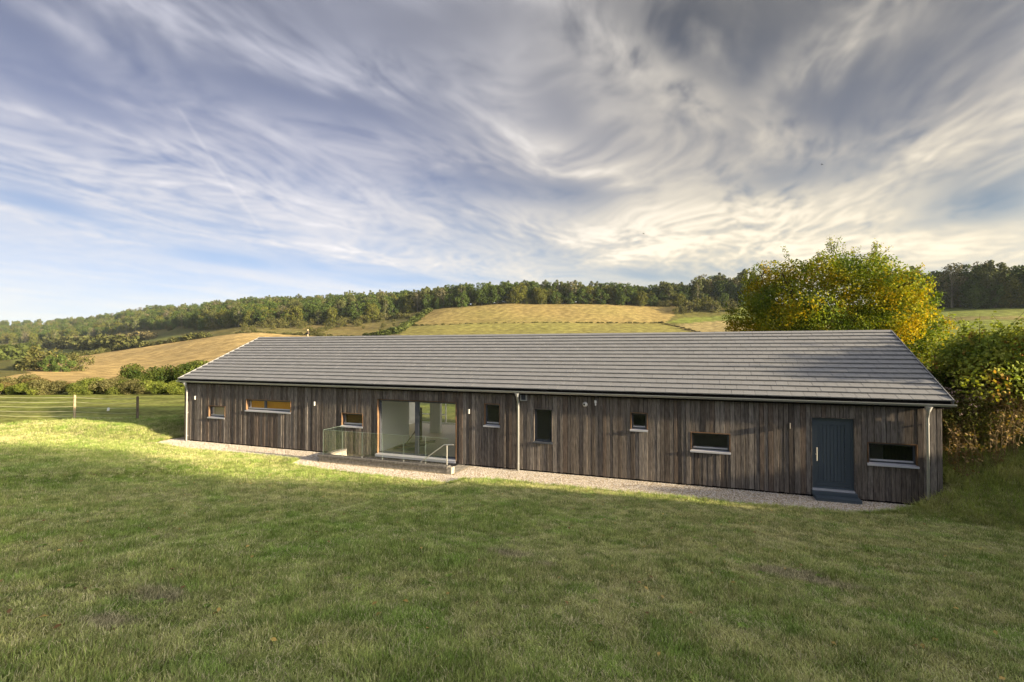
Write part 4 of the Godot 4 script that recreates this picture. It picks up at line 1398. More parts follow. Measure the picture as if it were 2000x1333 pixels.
func make_fence() -> void:
	var posts := [Vector3(-44.5, 0, 1.7), Vector3(-39.1, 0, 0.32), Vector3(-33.74, 0, -1.05), Vector3(-29.9, 0, -2.03)]
	var o := thing("paddock_fence", Vector3(-33.74, 0, -1.05), "timber post fence with five pale electric tapes across the paddock", "fence")
	for i in posts.size():
		posts[i].y = ground(posts[i].x, posts[i].z)
		var p: Vector3 = posts[i] - o.position
		var m := mb(false, true)
		m.tube([p + Vector3(0, -0.3, 0), p + Vector3(0, 1.27, 0), p + Vector3(0, 1.30, 0)], [0.065, 0.062, 0.045], 10)
		var q := obj("post", m, M.post_dark if i == 3 else M.post_wood, o)
		if i == 3:
			q.set_meta("label", "darker greyer end post")
	for k in 5:
		var h := 0.10 + 0.27 * k
		var m := mb()
		for i in 3:
			var a: Vector3 = posts[i] - o.position + Vector3(0, h, 0.07)
			var b: Vector3 = posts[i + 1] - o.position + Vector3(0, h, 0.07)
			var prev := a
			for s in 8:
				var t := (s + 1) / 8.0
				var c := a.lerp(b, t) - Vector3(0, 0.05 * sin(PI * t), 0)
				m.quad(prev - Vector3(0, 0.007, 0), c - Vector3(0, 0.007, 0.004), c + Vector3(0, 0.007, 0.004), prev + Vector3(0, 0.007, 0))
				prev = c
		obj("tape", m, M.tape, o)
	# a white plate hung on the middle tape
	var at := Vector3(-31.46, ground(-31.46, -1.63) + 0.52, -1.5)
	var w := thing("warning_plate", at, "small bent white plastic plate hanging on the fence tapes", "sign")
	var m := mb()
	m.quad(Vector3(-0.16, -0.06, 0.03), Vector3(0.02, -0.04, 0.0), Vector3(0.06, 0.13, 0.02), Vector3(-0.15, 0.12, 0.0))
	m.quad(Vector3(0.02, -0.04, 0.0), Vector3(0.10, 0.05, 0.05), Vector3(0.17, 0.12, 0.06), Vector3(0.06, 0.13, 0.02))
	m.quad(Vector3(-0.15, 0.12, -0.006), Vector3(0.06, 0.13, 0.014), Vector3(0.02, -0.04, -0.006), Vector3(-0.16, -0.06, 0.024))
	obj("plate", m, M.white, w)
	var hk := mb()
	hk.tube([Vector3(-0.05, 0.12, 0.0), Vector3(-0.05, 0.16, 0.0)], [0.006, 0.006], 5)
	obj("hook", hk, M.steel, w)

func make_birds() -> void:
	for q in [[Vector3(-9.57, 25.0, -74.9), 0.3, "small dark bird gliding over the middle of the hilltop wood"], [Vector3(18.1, 33.7, -74.5), -0.4, "small dark bird high above the yellowing tree"]]:
		var o := thing("bird", q[0], q[2], "bird", "birds in the sky")
		o.rotation.y = q[1]
		var b := mb()
		b.tube([Vector3(-0.16, 0, 0), Vector3(-0.06, 0.01, 0), Vector3(0.08, 0.01, 0), Vector3(0.2, 0.0, 0)], [0.01, 0.04, 0.035, 0.01], 6)
		obj("body", b, M.black, o)
		for s in [-1.0, 1.0]:
			var w := mb()
			w.box(Vector3(-0.05, 0.0, 0.0), Vector3(0.06, 0.012, 0.22), Transform3D(Basis(Vector3.RIGHT, -0.35) if s > 0.0 else Basis(Vector3.UP, PI) * Basis(Vector3.RIGHT, -0.35), Vector3(0, 0.01, 0)))
			obj("wing", w, M.black, o)

# ------------------------------------------------------------------ the house
const X0 := -23.40
const X1 := 6.22
const EAVE := 2.86
const BACK := -9.12
const RIDGE_Z := -4.56
const PITCH := 0.4115            # radians
# x from, x to, y from, y to, kind
const OPENINGS := [
	[-21.79, -20.73, 1.16, 1.71, "beige"], [-19.44, -16.83, 1.58, 2.10, "amber"], [-14.12, -13.04, 1.16, 1.71, "umber"],
	[-12.34, -8.76, 0.10, 2.34, "sliding"], [-7.60, -6.97, 1.52, 2.34, "plain"], [-5.66, -4.96, 1.04, 2.24, "tall"],
	[-2.24, -1.69, 1.66, 2.24, "plain"], [-0.34, 0.83, 1.10, 1.70, "plain"], [3.05, 4.17, 0.0, 2.34, "door"], [4.47, 5.66, 1.06, 1.68, "plain"]]

func make_house() -> void:
	var h := thing("timber_house", Vector3.ZERO, "long low house clad in weathered grey-brown boards under a grey tiled roof", "house")
	# boards of the front, each one its own piece
	var front := group_node("front_wall", h)
	var back := mb()
	var edges := [X0]
	for q in OPENINGS:
		edges.append(q[0])
		edges.append(q[1])
	edges.append(X1)
	for i in edges.size() - 1:
		var a: float = edges[i]
		var b: float = edges[i + 1]
		var spans := [[0.02, EAVE]]
		if i % 2 == 1:
			var q: Array = OPENINGS[i / 2]
			spans = [[q[3], EAVE]]
			if q[2] > 0.05:
				spans.append([0.02 if q[4] != "sliding" else -0.10, q[2]])
			if q[4] == "sliding":
				spans.pop_back()
		for sp in spans:
			back.box(Vector3(a, sp[0] - 0.0, -0.10), Vector3(b, sp[1], -0.034))
			var widths := []
			var sum := 0.0
			while sum < b - a - 0.05:
				var w: float = [0.105, 0.118, 0.135, 0.150, 0.165, 0.142][rng.randi() % 6]
				widths.append(w)
				sum += w
			var f := (b - a) / sum
			var x := a
			for w in widths:
				var ww: float = w * f
				var gap := rng.randf_range(0.006, 0.013)
				var z := rng.randf_range(-0.016, 0.004)
				var m := mb(false, true)
				var lo := Vector3(x + gap * 0.5, sp[0] + (rng.randf_range(-0.012, 0.008) if sp[0] < 0.1 else 0.0), -0.036)
				var hi := Vector3(x + ww - gap * 0.5, sp[1], z)
				m.slab(lo, hi, 0.004)
				var o := Vector2(rng.randf(), rng.randf() * 4.0)
				for k in m.uv.size():
					m.uv[k] = Vector2(o.x + (m.v[k].x - lo.x) * 3.6, o.y + m.v[k].y * 0.42)
				obj("board", m, M.boards[mini(rng.randi() % 12, 10) % 10], front)
				x += ww
	obj("sheathing", back, M.membrane, front)
	# inner leaf of the front wall, with the same openings
	var inner := mb()
	for i in edges.size() - 1:
		var a: float = edges[i]
		var b: float = edges[i + 1]
		if i % 2 == 0:
			inner.box(Vector3(a, -0.3, -0.34), Vector3(b, 2.70, -0.101))
		else:
			var q: Array = OPENINGS[i / 2]
			inner.box(Vector3(a, q[3], -0.34), Vector3(b, 2.70, -0.101))
			if q[2] > 0.02:
				inner.box(Vector3(a, -0.3, -0.34), Vector3(b, q[2], -0.101))
	obj("inner_wall", inner, M.plaster, h)
	var plinth := mb()
	plinth.box(Vector3(X0 + 0.05, -0.4, -0.3), Vector3(WELL[0], 0.02, -0.05))
	plinth.box(Vector3(WELL[1], -0.4, -0.3), Vector3(X1 - 0.05, 0.02, -0.05))
	obj("plinth", plinth, M.membrane, h)
	# gables and rear wall
	var rise := tan(PITCH)
	for e in 2:
		var gx0 := X0 if e == 0 else X1 - 0.25
		var gx1 := X0 + 0.25 if e == 0 else X1
		var m := mb(false, true)
		var prof := [Vector2(-0.04, -0.3), Vector2(-0.04, EAVE - 0.02), Vector2(RIDGE_Z, EAVE - 0.02 - RIDGE_Z * rise - 0.06), Vector2(BACK, EAVE - 0.02), Vector2(BACK, -0.3)]
		for k in 5:
			var p: Vector2 = prof[k]
			var q: Vector2 = prof[(k + 1) % 5]
			m.quad(Vector3(gx0, p.y, p.x), Vector3(gx1, p.y, p.x), Vector3(gx1, q.y, q.x), Vector3(gx0, q.y, q.x))
		for s in 2:
			var gx := gx0 if s == 0 else gx1
			for k in range(1, 4):
				var p: Vector2 = prof[0]
				var q: Vector2 = prof[k]
				var r: Vector2 = prof[k + 1]
				if s == 1:
					m.tri(Vector3(gx, p.y, p.x), Vector3(gx, r.y, r.x), Vector3(gx, q.y, q.x))
				else:
					m.tri(Vector3(gx, p.y, p.x), Vector3(gx, q.y, q.x), Vector3(gx, r.y, r.x))
		for k in m.uv.size():
			m.uv[k] = Vector2(m.v[k].z * 3.0, m.v[k].y * 0.4)
		var wall := obj("gable_wall", m, M.boards[1], h)
		var bm := mb(false, true)
		var z := -0.06
		while z > BACK + 0.1:
			var top := EAVE - 0.1 + (minf(-z, z - BACK) - 0.14) * rise
			var fx := (gx0 - 0.022) if e == 0 else gx1
			bm.box(Vector3(fx, 0.02, z - 0.13), Vector3(fx + 0.022, top, z))
			z -= 0.138
		var gb := obj("cladding", bm, M.boards[4], wall)
		gb.set_meta("kind", "stuff")
	var rear := mb()
	var rx := [X0 + 0.25, -16.6, -15.8, -12.2, -12.0, -8.4, X1 - 0.25]
	for i in 6:
		if i == 2 or i == 4:
			rear.box(Vector3(rx[i], 2.55, BACK), Vector3(rx[i + 1], EAVE, BACK + 0.25))
		else:
			rear.box(Vector3(rx[i], -0.3, BACK), Vector3(rx[i + 1], EAVE, BACK + 0.25))
	obj("rear_wall", rear, M.boards[2], h)
	for i in [2, 4]:
		var w := group_node("garden_window", h)
		var fm := mb()
		var x0: float = rx[i]
		var x1: float = rx[i + 1]
		var mid := (x0 + x1) * 0.5
		for x in [x0, mid - 0.03, x1 - 0.06]:
			fm.box(Vector3(x, 0.0, BACK + 0.1), Vector3(x + 0.06, 2.55, BACK + 0.16))
		fm.box(Vector3(x0 + 0.06, 0.0, BACK + 0.101), Vector3(mid - 0.03, 0.07, BACK + 0.159))
		fm.box(Vector3(mid + 0.03, 0.0, BACK + 0.101), Vector3(x1 - 0.06, 0.07, BACK + 0.159))
		fm.box(Vector3(x0 + 0.06, 0.50, BACK + 0.101), Vector3(mid - 0.03, 0.56, BACK + 0.159))
		obj("frame", fm, M.white, w)
		var gm := mb()
		gm.quad(Vector3(x0 + 0.05, 0.06, BACK + 0.13), Vector3(x1 - 0.05, 0.06, BACK + 0.13), Vector3(x1 - 0.05, 2.55, BACK + 0.13), Vector3(x0 + 0.05, 2.55, BACK + 0.13))
		obj("pane", gm, M.glass, w)
	make_interior(h)
	make_roof(h)
	for q in OPENINGS:
		match q[4]:
			"sliding": make_sliding(h, q)
			"door": make_door(h, q)
			_: make_window(h, q)
	# wall lights, vent, sensor
	for q in [[-22.60, 2.05], [-15.47, 2.04], [-8.20, 2.02], [2.46, 2.05]]:
		var l := group_node("wall_light", h)
		var m := mb()
		m.box(Vector3(q[0] - 0.03, q[1] - 0.06, 0.006), Vector3(q[0] + 0.03, q[1] + 0.06, 0.02))
		obj("back_plate", m, M.black, l)
		var c := mb()
		c.tube([Vector3(q[0], q[1] - 0.085, 0.075), Vector3(q[0], q[1] + 0.085, 0.075)], [0.042, 0.042], 12)
		obj("shade", c, M.gutter if q[0] < 0.0 else M.black, l)
	var vent := group_node("vent_box", h)
	var vm := mb()
	vm.box(Vector3(-6.13, 2.50, 0.006), Vector3(-5.90, 2.53, 0.11))
	vm.box(Vector3(-6.13, 2.72, 0.006), Vector3(-5.90, 2.75, 0.11))
	vm.box(Vector3(-6.13, 2.53, 0.006), Vector3(-6.105, 2.72, 0.109))
	vm.box(Vector3(-5.925, 2.53, 0.006), Vector3(-5.90, 2.72, 0.109))
	obj("hood", vm, M.gutter, vent)
	for k in 5:
		var s := mb()
		s.box(Vector3(-0.088, -0.004, -0.02), Vector3(0.088, 0.004, 0.02), Transform3D(Basis(Vector3.RIGHT, 0.7), Vector3(-6.015, 2.55 + 0.037 * k, 0.08)))
		obj("slat", s, M.frame, vent)
	var flood := group_node("round_light", h)
	var rm := mb()
	rm.tube([Vector3(-3.78, 2.45, 0.004), Vector3(-3.78, 2.45, 0.05), Vector3(-3.78, 2.45, 0.065)], [0.085, 0.085, 0.06], 18)
	obj("rim", rm, M.white, flood)
	var rl := mb()
	rl.tube([Vector3(-3.80, 2.45, 0.05), Vector3(-3.80, 2.45, 0.085)], [0.035, 0.03], 12)
	obj("lens", rl, M.black, flood)
	var pir := mb()
	pir.box(Vector3(-3.45, 2.52, 0.004), Vector3(-3.38, 2.60, 0.05))
	pir.tube([Vector3(-3.415, 2.52, 0.04), Vector3(-3.41, 2.43, 0.07)], [0.028, 0.022], 8)
	obj("motion_sensor", pir, M.white, h)

func make_interior(h: Node3D) -> void:
	var fl := mb()
	fl.box(Vector3(X0 + 0.25, -0.3, BACK + 0.25), Vector3(X1 - 0.25, 0.0, -0.341))
	obj("floor", fl, M.floor_in, h)
	var ce := mb()
	ce.box(Vector3(X0 + 0.25, 2.70, BACK + 0.25), Vector3(-14.8, 2.80, -0.12))
	ce.box(Vector3(-9.6, 2.70, BACK + 0.25), Vector3(X1 - 0.25, 2.80, -0.12))
	ce.box(Vector3(-14.8, 2.70, BACK + 0.25), Vector3(-9.6, 2.80, -8.3))  # opening left below the added roof window so daylight reaches the hall
	ce.box(Vector3(-14.8, 2.70, -5.6), Vector3(-9.6, 2.80, -0.12))
	ce.box(Vector3(-14.9, 2.80, -8.3), Vector3(-14.8, 4.3, -5.6))
	ce.box(Vector3(-9.6, 2.80, -8.3), Vector3(-9.5, 4.3, -5.6))
	ce.box(Vector3(-14.8, 2.80, -5.6), Vector3(-9.6, 4.45, -5.5))
	obj("ceiling", ce, M.plaster, h)
	var pa := mb()
	for q in [[-15.9, -0.341, BACK + 0.25], [-12.85, -0.341, -3.2], [-8.2, -0.341, BACK + 0.25], [-20.2, -0.341, BACK + 0.25], [-3.0, -0.341, BACK + 0.25], [2.2, -0.341, BACK + 0.25]]:
		pa.box(Vector3(q[0] - 0.12, 0.0, q[2]), Vector3(q[0], 2.70, q[1]))
	pa.box(Vector3(-15.9, 0.0, -3.32), Vector3(-12.97, 2.70, -3.2))
	pa.box(Vector3(X0 + 0.25, 0.0, -3.6), Vector3(-20.32, 2.70, -3.5))
	pa.box(Vector3(-20.2, 0.0, -3.6), Vector3(-16.02, 2.70, -3.5))
	pa.box(Vector3(-8.2, 0.0, -4.1), Vector3(-3.12, 2.70, -4.0))
	pa.box(Vector3(-3.0, 0.0, -4.1), Vector3(2.08, 2.70, -4.0))
	pa.box(Vector3(2.2, 0.0, -4.1), Vector3(X1 - 0.25, 2.70, -4.0))
	pa.box(Vector3(-13.35, 0.0, -6.2), Vector3(-12.75, 2.70, -6.0))
	obj("partition", pa, M.plaster, h)
	# stair up from the hall: strings, treads, rail
	var st := group_node("inner_stair", h)
	var sm := mb()
	var a := Vector3(-12.55, 0.06, -1.5)
	sm.box(Vector3(0, -0.05, -0.025), Vector3(1.55, 0.05, 0.025), Transform3D(Basis(Vector3(0, 0, 1), 0.16), a))
	sm.box(Vector3(0, -0.05, -0.025), Vector3(1.55, 0.05, 0.025), Transform3D(Basis(Vector3(0, 0, 1), 0.16), a + Vector3(0, 0, -0.9)))
	obj("string", sm, M.dark_wood, st)
	var rm := mb()
	rm.tube([Vector3(-11.95, 0.25, -1.48), Vector3(-11.2, 1.18, -1.48)], [0.026, 0.026], 8)
	obj("handrail", rm, M.dark_wood, st)
	for k in 6:
		var tm := mb()
		var p := Vector3(-12.5 + 0.25 * k, 0.11 + 0.04 * k, 0)
		tm.box(Vector3(p.x, p.y, -2.37), Vector3(p.x + 0.24, p.y + 0.03, -1.53))
		obj("tread", tm, M.dark_wood, st)
	var dm := mb()
	dm.box(Vector3(-12.95, 0.0, -4.0), Vector3(-12.62, 1.55, -3.9))
	obj("cupboard", dm, M.dark_wood, h)

func make_roof(h: Node3D) -> void:
	var rise := tan(PITCH)
	var roof := group_node("roof", h)
	var rx0 := X0 - 0.18
	var rx1 := X1 + 0.18
	var c := cos(PITCH)
	var s := sin(PITCH)
	# underlay, both slopes, with thickness and closed ends
	var ez := 0.13
	var ey := EAVE + 0.05
	var top := ey + (ez - RIDGE_Z) * rise
	var bz := BACK - 0.13 - 0.0
	var u := mb()
	var prof := [Vector2(ez, ey - 0.06), Vector2(ez, ey), Vector2(RIDGE_Z, top), Vector2(2.0 * RIDGE_Z - ez, ey), Vector2(2.0 * RIDGE_Z - ez, ey - 0.06), Vector2(RIDGE_Z, top - 0.12)]
	# unseen roof window added to brighten the hall, cut out of the rear slope
	var la := -14.8
	var lb := -9.6
	var zt := -6.0
	var zb := -8.3
	var parts := [[rx0 + 0.02, la], [la, lb], [lb, rx1 - 0.02]]
	for e in 3:
		for k in 6:
			var p: Vector2 = prof[k]
			var q: Vector2 = prof[(k + 1) % 6]
			var runs := [[p, q]]
			if e == 1 and (k == 2 or k == 4):
				var za := zt if k == 2 else zb
				var zc := zb if k == 2 else zt
				runs = [[p, p.lerp(q, (za - p.x) / (q.x - p.x))], [p.lerp(q, (zc - p.x) / (q.x - p.x)), q]]
			for run in runs:
				var a: Vector2 = run[0]
				var b: Vector2 = run[1]
				u.quad(Vector3(parts[e][0], a.y, a.x), Vector3(parts[e][1], a.y, a.x), Vector3(parts[e][1], b.y, b.x), Vector3(parts[e][0], b.y, b.x))
	var yt := top - (RIDGE_Z - zt) * rise
	var yb := top - (RIDGE_Z - zb) * rise
	var added_skylight := group_node("added_rooflight", h)
	var pane := mb()
	pane.quad(Vector3(lb, yb + 0.05, zb), Vector3(la, yb + 0.05, zb), Vector3(la, yt + 0.05, zt), Vector3(lb, yt + 0.05, zt))
	obj("pane", pane, M.glass, added_skylight)
	var curb := mb()
	curb.box(Vector3(la, yb - 0.12, zb - 0.03), Vector3(lb, yb + 0.07, zb))
	curb.box(Vector3(la, yt - 0.12, zt), Vector3(lb, yt + 0.07, zt + 0.03))
	obj("frame", curb, M.frame, added_skylight)
	for x in [rx0 + 0.02, rx1 - 0.02]:
		u.quad(Vector3(x, prof[0].y, prof[0].x), Vector3(x, prof[1].y, prof[1].x), Vector3(x, prof[2].y, prof[2].x), Vector3(x, prof[5].y, prof[5].x))
		u.quad(Vector3(x, prof[5].y, prof[5].x), Vector3(x, prof[2].y, prof[2].x), Vector3(x, prof[3].y, prof[3].x), Vector3(x, prof[4].y, prof[4].x))
	obj("underlay", u, M.membrane, roof)
	# soffit and fascia
	var fa := mb()
	fa.box(Vector3(rx0 + 0.03, EAVE - 0.14, 0.10), Vector3(rx1 - 0.03, EAVE + 0.0, 0.125))
	fa.box(Vector3(rx0 + 0.03, EAVE - 0.04, -0.02), Vector3(rx1 - 0.03, EAVE - 0.015, 0.099))
	obj("fascia", fa, M.membrane, h)
	# tiles
	var gauge := 0.3395
	var wide := 0.3305
	var tile := mb()
	tile.slab(Vector3(0, 0, 0), Vector3(wide - 0.004, 0.42, 0.034), 0.004)
	var tmesh := tile.mesh()
	var places := []
	var length := (ez + 0.05 - RIDGE_Z) / c
	var rows := 15
	for r in rows:
		var off := (0.5 if r % 2 else 0.0) * wide
		var x := rx0 - off
		var col := 0
		while x < rx1 - 0.02:
			var x0 := maxf(x, rx0)
			var x1 := minf(x + wide, rx1)
			var d := r * gauge
			# slope frame: u along +x, v up the slope, w out of it; each tile leans on the one below
			var lean := 0.054 / gauge * 0.88
			var v := (Vector3(0, s, -c) + Vector3(0, c, s) * -lean).normalized()
			var w := Vector3(1, 0, 0).cross(v)
			var o := Vector3(x0, ey, ez + 0.05) + Vector3(0, -0.05 * rise, 0) + Vector3(0, s, -c) * d + Vector3(0, c, s) * 0.057
			o += Vector3(0, c, s) * rng.randf_range(-0.0015, 0.002) + Vector3(0, s, -c) * rng.randf_range(-0.003, 0.003)
			var sx := (x1 - x0) / wide
			var sy := minf(0.42, length - d) / 0.42
			if sx > 0.08:
				places.append([Transform3D(Basis(Vector3(sx, 0, 0), v * sy, w), o), rng.randi() % 6])
			x += wide
			col += 1
	places.sort_custom(func(p, q): return (p[0] as Transform3D).origin.distance_squared_to(EYE) < (q[0] as Transform3D).origin.distance_squared_to(EYE))
	var rest := mb(true)
	for i in places.size():
		if i < 298:
			var o := obj("tile", tmesh, M.tiles[places[i][1]], roof)
			o.transform = places[i][0]
		else:
			var k: float = [0.335, 0.345, 0.326, 0.340, 0.350, 0.330][places[i][1]]
			rest.col = Color(k * 0.955, k * 0.99, k * 1.05)
			var one := mb(true)
			one.col = rest.col
			rest.add(tile, places[i][0], rest.col)
	var tf := obj("tile_courses", rest, M.tile_field, roof)
	tf.set_meta("kind", "stuff")
	# rear slope in plain courses
	var rs := mb()
	for r in rows:
		var d0 := r * gauge
		var p := Vector3(0, ey + 0.01, 2.0 * RIDGE_Z - ez) + Vector3(0, s, c) * d0
		var q := p + Vector3(0, s, c) * gauge
		var spans := [[rx0, rx1]]
		if q.z > zb - 0.02 and p.z < zt + 0.02:
			spans = [[rx0, la], [lb, rx1]]
		for sp in spans:
			rs.quad(Vector3(sp[1], p.y + 0.05, p.z - 0.01), Vector3(sp[0], p.y + 0.05, p.z - 0.01), Vector3(sp[0], q.y + 0.022, q.z), Vector3(sp[1], q.y + 0.022, q.z))
	obj("rear_courses", rs, M.tiles[0], roof)
	# ridge caps
	var yr := top + 0.070
	var x := rx0
	var n := int((rx1 - rx0) / 0.45)
	var len := (rx1 - rx0) / n
	var cap := mb()
	for side in [-1.0, 1.0]:
		var a := Vector3(0, 0.012, 0)
		var b := Vector3(0, -0.16 * s, side * 0.16 * c)
		var up := Vector3(0, c, side * s) * 0.022
		var p := [a, a + Vector3(len - 0.004, 0, 0), b + Vector3(len - 0.004, 0, 0), b]
		if side > 0.0:
			cap.quad(p[3] + up, p[2] + up, p[1] + up, p[0] + up)
			cap.quad(p[3], p[2], p[2] + up, p[3] + up)
			cap.quad(p[2], p[1], p[1] + up, p[2] + up)
			cap.quad(p[0], p[3], p[3] + up, p[0] + up)
		else:
			cap.quad(p[0] + up, p[1] + up, p[2] + up, p[3] + up)
			cap.quad(p[2], p[3], p[3] + up, p[2] + up)
	var cmesh := cap.mesh()
	for i in n:
		var o := obj("ridge_cap", cmesh, M.tiles[rng.randi() % 6], roof)
		o.position = Vector3(rx0 + i * len, yr + rng.randf_range(-0.002, 0.002), RIDGE_Z)
	# verge trim
	for e in 2:
		var vm := mb()
		var vx := rx0 - 0.025 if e == 0 else rx1 + 0.002
		var t := Transform3D(Basis(Vector3(1, 0, 0), Vector3(0, s, -c), Vector3(0, c, s)), Vector3(vx, ey - 0.05 * rise, ez + 0.05))
		vm.box(Vector3(0, 0, -0.10), Vector3(0.023, length + 0.02, 0.098), t)
		obj("verge", vm, M.tiles[2], roof)
	# gutter: half round, brackets and unions
	var g := group_node("gutter", h)
	var gm := mb()
	var gc := Vector3(0, EAVE - 0.015, 0.195)
	var seg := 10
	for k in seg:
		var a0 := PI + PI * k / seg
		var a1 := PI + PI * (k + 1) / seg
		var p0 := gc + Vector3(0, sin(a0) * 0.07, cos(a0) * 0.07)
		var p1 := gc + Vector3(0, sin(a1) * 0.07, cos(a1) * 0.07)
		gm.quad(Vector3(rx0 - 0.06, p0.y, p0.z), Vector3(rx0 - 0.06, p1.y, p1.z), Vector3(rx1 + 0.06, p1.y, p1.z), Vector3(rx1 + 0.06, p0.y, p0.z))
	gm.box(Vector3(rx0 - 0.06, gc.y - 0.006, gc.z + 0.066), Vector3(rx1 + 0.06, gc.y + 0.012, gc.z + 0.080))
	for x_end in [rx0 - 0.06, rx1 + 0.06]:
		for k in seg:
			var a0 := PI + PI * k / seg
			var a1 := PI + PI * (k + 1) / seg
			gm.tri(Vector3(x_end, gc.y, gc.z), Vector3(x_end, gc.y + sin(a0) * 0.07, gc.z + cos(a0) * 0.07), Vector3(x_end, gc.y + sin(a1) * 0.07, gc.z + cos(a1) * 0.07))
	obj("channel", gm, M.gutter, g)
	var bx := rx0 + 0.4
	while bx < rx1:
		var bm := mb()
		for k in 6:
			var a0 := PI + PI * k / 6.0
			var a1 := PI + PI * (k + 1) / 6.0
			var p0 := gc + Vector3(0, sin(a0) * 0.075, cos(a0) * 0.075)
			var p1 := gc + Vector3(0, sin(a1) * 0.075, cos(a1) * 0.075)
			bm.quad(Vector3(bx, p0.y, p0.z), Vector3(bx, p1.y, p1.z), Vector3(bx + 0.035, p1.y, p1.z), Vector3(bx + 0.035, p0.y, p0.z))
		obj("bracket", bm, M.gutter, g)
		bx += 0.9
	# downpipes
	for q in [[-23.13, 0.02], [-6.22, -0.03], [5.86, 0.05]]:
		var d := group_node("downpipe", h)
		var pm := mb()
		var px: float = q[0]
		pm.tube([Vector3(px, EAVE - 0.20, 0.165), Vector3(px, EAVE - 0.30, 0.13), Vector3(px, EAVE - 0.42, 0.085), Vector3(px, 0.20, 0.085), Vector3(px, -0.02, 0.085)], [0.042, 0.042, 0.042, 0.042, 0.042], 14)
		obj("pipe", pm, M.pipe, d)
		var hm := mb()
		hm.tube([Vector3(px, EAVE - 0.075, 0.185), Vector3(px, EAVE - 0.10, 0.18), Vector3(px, EAVE - 0.23, 0.16)], [0.105, 0.095, 0.046], 16)
		obj("hopper", hm, M.gutter, d)
		for y in [0.2, 1.3, 2.25]:
			var cm := mb()
			cm.tube([Vector3(px, y, 0.085), Vector3(px, y + 0.04, 0.085)], [0.047, 0.047], 14)
			cm.box(Vector3(px - 0.02, y, 0.002), Vector3(px + 0.02, y + 0.04, 0.05))
			obj("clip", cm, M.pipe, d)

func frame_bars(m: MB, x0: float, x1: float, y0: float, y1: float, z0: float, z1: float, w: float) -> void:
	m.box(Vector3(x0, y0, z0), Vector3(x0 + w, y1, z1))
	m.box(Vector3(x1 - w, y0, z0), Vector3(x1, y1, z1))
	m.box(Vector3(x0 + w, y0, z0 + 0.001), Vector3(x1 - w, y0 + w, z1 - 0.001))
	m.box(Vector3(x0 + w, y1 - w, z0 + 0.001), Vector3(x1 - w, y1, z1 - 0.001))

func make_window(h: Node3D, q: Array) -> void:
	var w := group_node("window", h)
	var x0: float = q[0]
	var x1: float = q[1]
	var y0: float = q[2]
	var y1: float = q[3]
	var deep := -0.155
	var rv := mb(false, true)   # timber lining of the opening
	rv.box(Vector3(x0 + 0.001, y0 + 0.03, deep), Vector3(x0 + 0.022, y1 - 0.001, 0.010))
	rv.box(Vector3(x1 - 0.022, y0 + 0.03, deep), Vector3(x1 - 0.001, y1 - 0.001, 0.010))
	rv.box(Vector3(x0 + 0.022, y1 - 0.022, deep), Vector3(x1 - 0.022, y1 - 0.001, 0.009))
	for k in rv.uv.size():
		rv.uv[k] = Vector2(rv.v[k].z * 3.0 + x0, rv.v[k].y * 0.4)
	obj("reveal", rv, M.boards[0] if q[4] == "tall" else M.reveal, w)
	var fm := mb()
	frame_bars(fm, x0 + 0.022, x1 - 0.022, y0 + 0.03, y1 - 0.022, deep, deep + 0.05, 0.055)
	if q[4] == "amber":
		var mx := x0 + (x1 - x0) * 0.40
		fm.box(Vector3(mx - 0.06, y0 + 0.085, deep + 0.002), Vector3(mx + 0.06, y1 - 0.077, deep + 0.052))
	obj("frame", fm, M.frame, w)
	if q[4] != "tall":
		var sash := mb()
		sash.box(Vector3(x0 + 0.077, y0 + 0.085, deep + 0.012), Vector3(x1 - 0.077, y0 + 0.125, deep + 0.072))
		obj("lower_rail", sash, M.sill, w)  # paler than the frame: sky light on the rail put into its colour
	var gm := mb()
	gm.quad(Vector3(x0 + 0.07, y0 + 0.08, deep + 0.022), Vector3(x1 - 0.07, y0 + 0.08, deep + 0.022), Vector3(x1 - 0.07, y1 - 0.07, deep + 0.022), Vector3(x0 + 0.07, y1 - 0.07, deep + 0.022))
	obj("pane", gm, M.glass, w)
	var sm := mb()
	var a := Vector3(x0 - 0.02, y0 + 0.036, deep + 0.03)
	var b := Vector3(x1 + 0.02, y0 + 0.0, 0.055)
	sm.quad(Vector3(a.x, b.y, b.z), Vector3(b.x, b.y, b.z), Vector3(b.x, a.y, a.z), a)
	sm.box(Vector3(a.x, b.y - 0.045, b.z - 0.012), Vector3(b.x, b.y - 0.001, b.z + 0.001))
	sm.quad(Vector3(a.x, b.y - 0.03, 0.006), Vector3(b.x, b.y - 0.03, 0.006), Vector3(b.x, b.y - 0.03, b.z), Vector3(a.x, b.y - 0.03, b.z))
	obj("sill", sm, M.sill if q[4] != "tall" else M.frame, w)
	if M.has(q[4]):
		var bm := mb()
		bm.box(Vector3(x0 + 0.03, y0 + 0.05, -0.30), Vector3(x1 - 0.03, y1 - 0.03, -0.285))
		var bl := obj("blind", bm, M[q[4]], w)
		bl.set_meta("label", {"amber": "drawn amber blind behind the glass", "beige": "drawn beige blind behind the glass", "umber": "drawn dark brown blind behind the glass"}[q[4]])

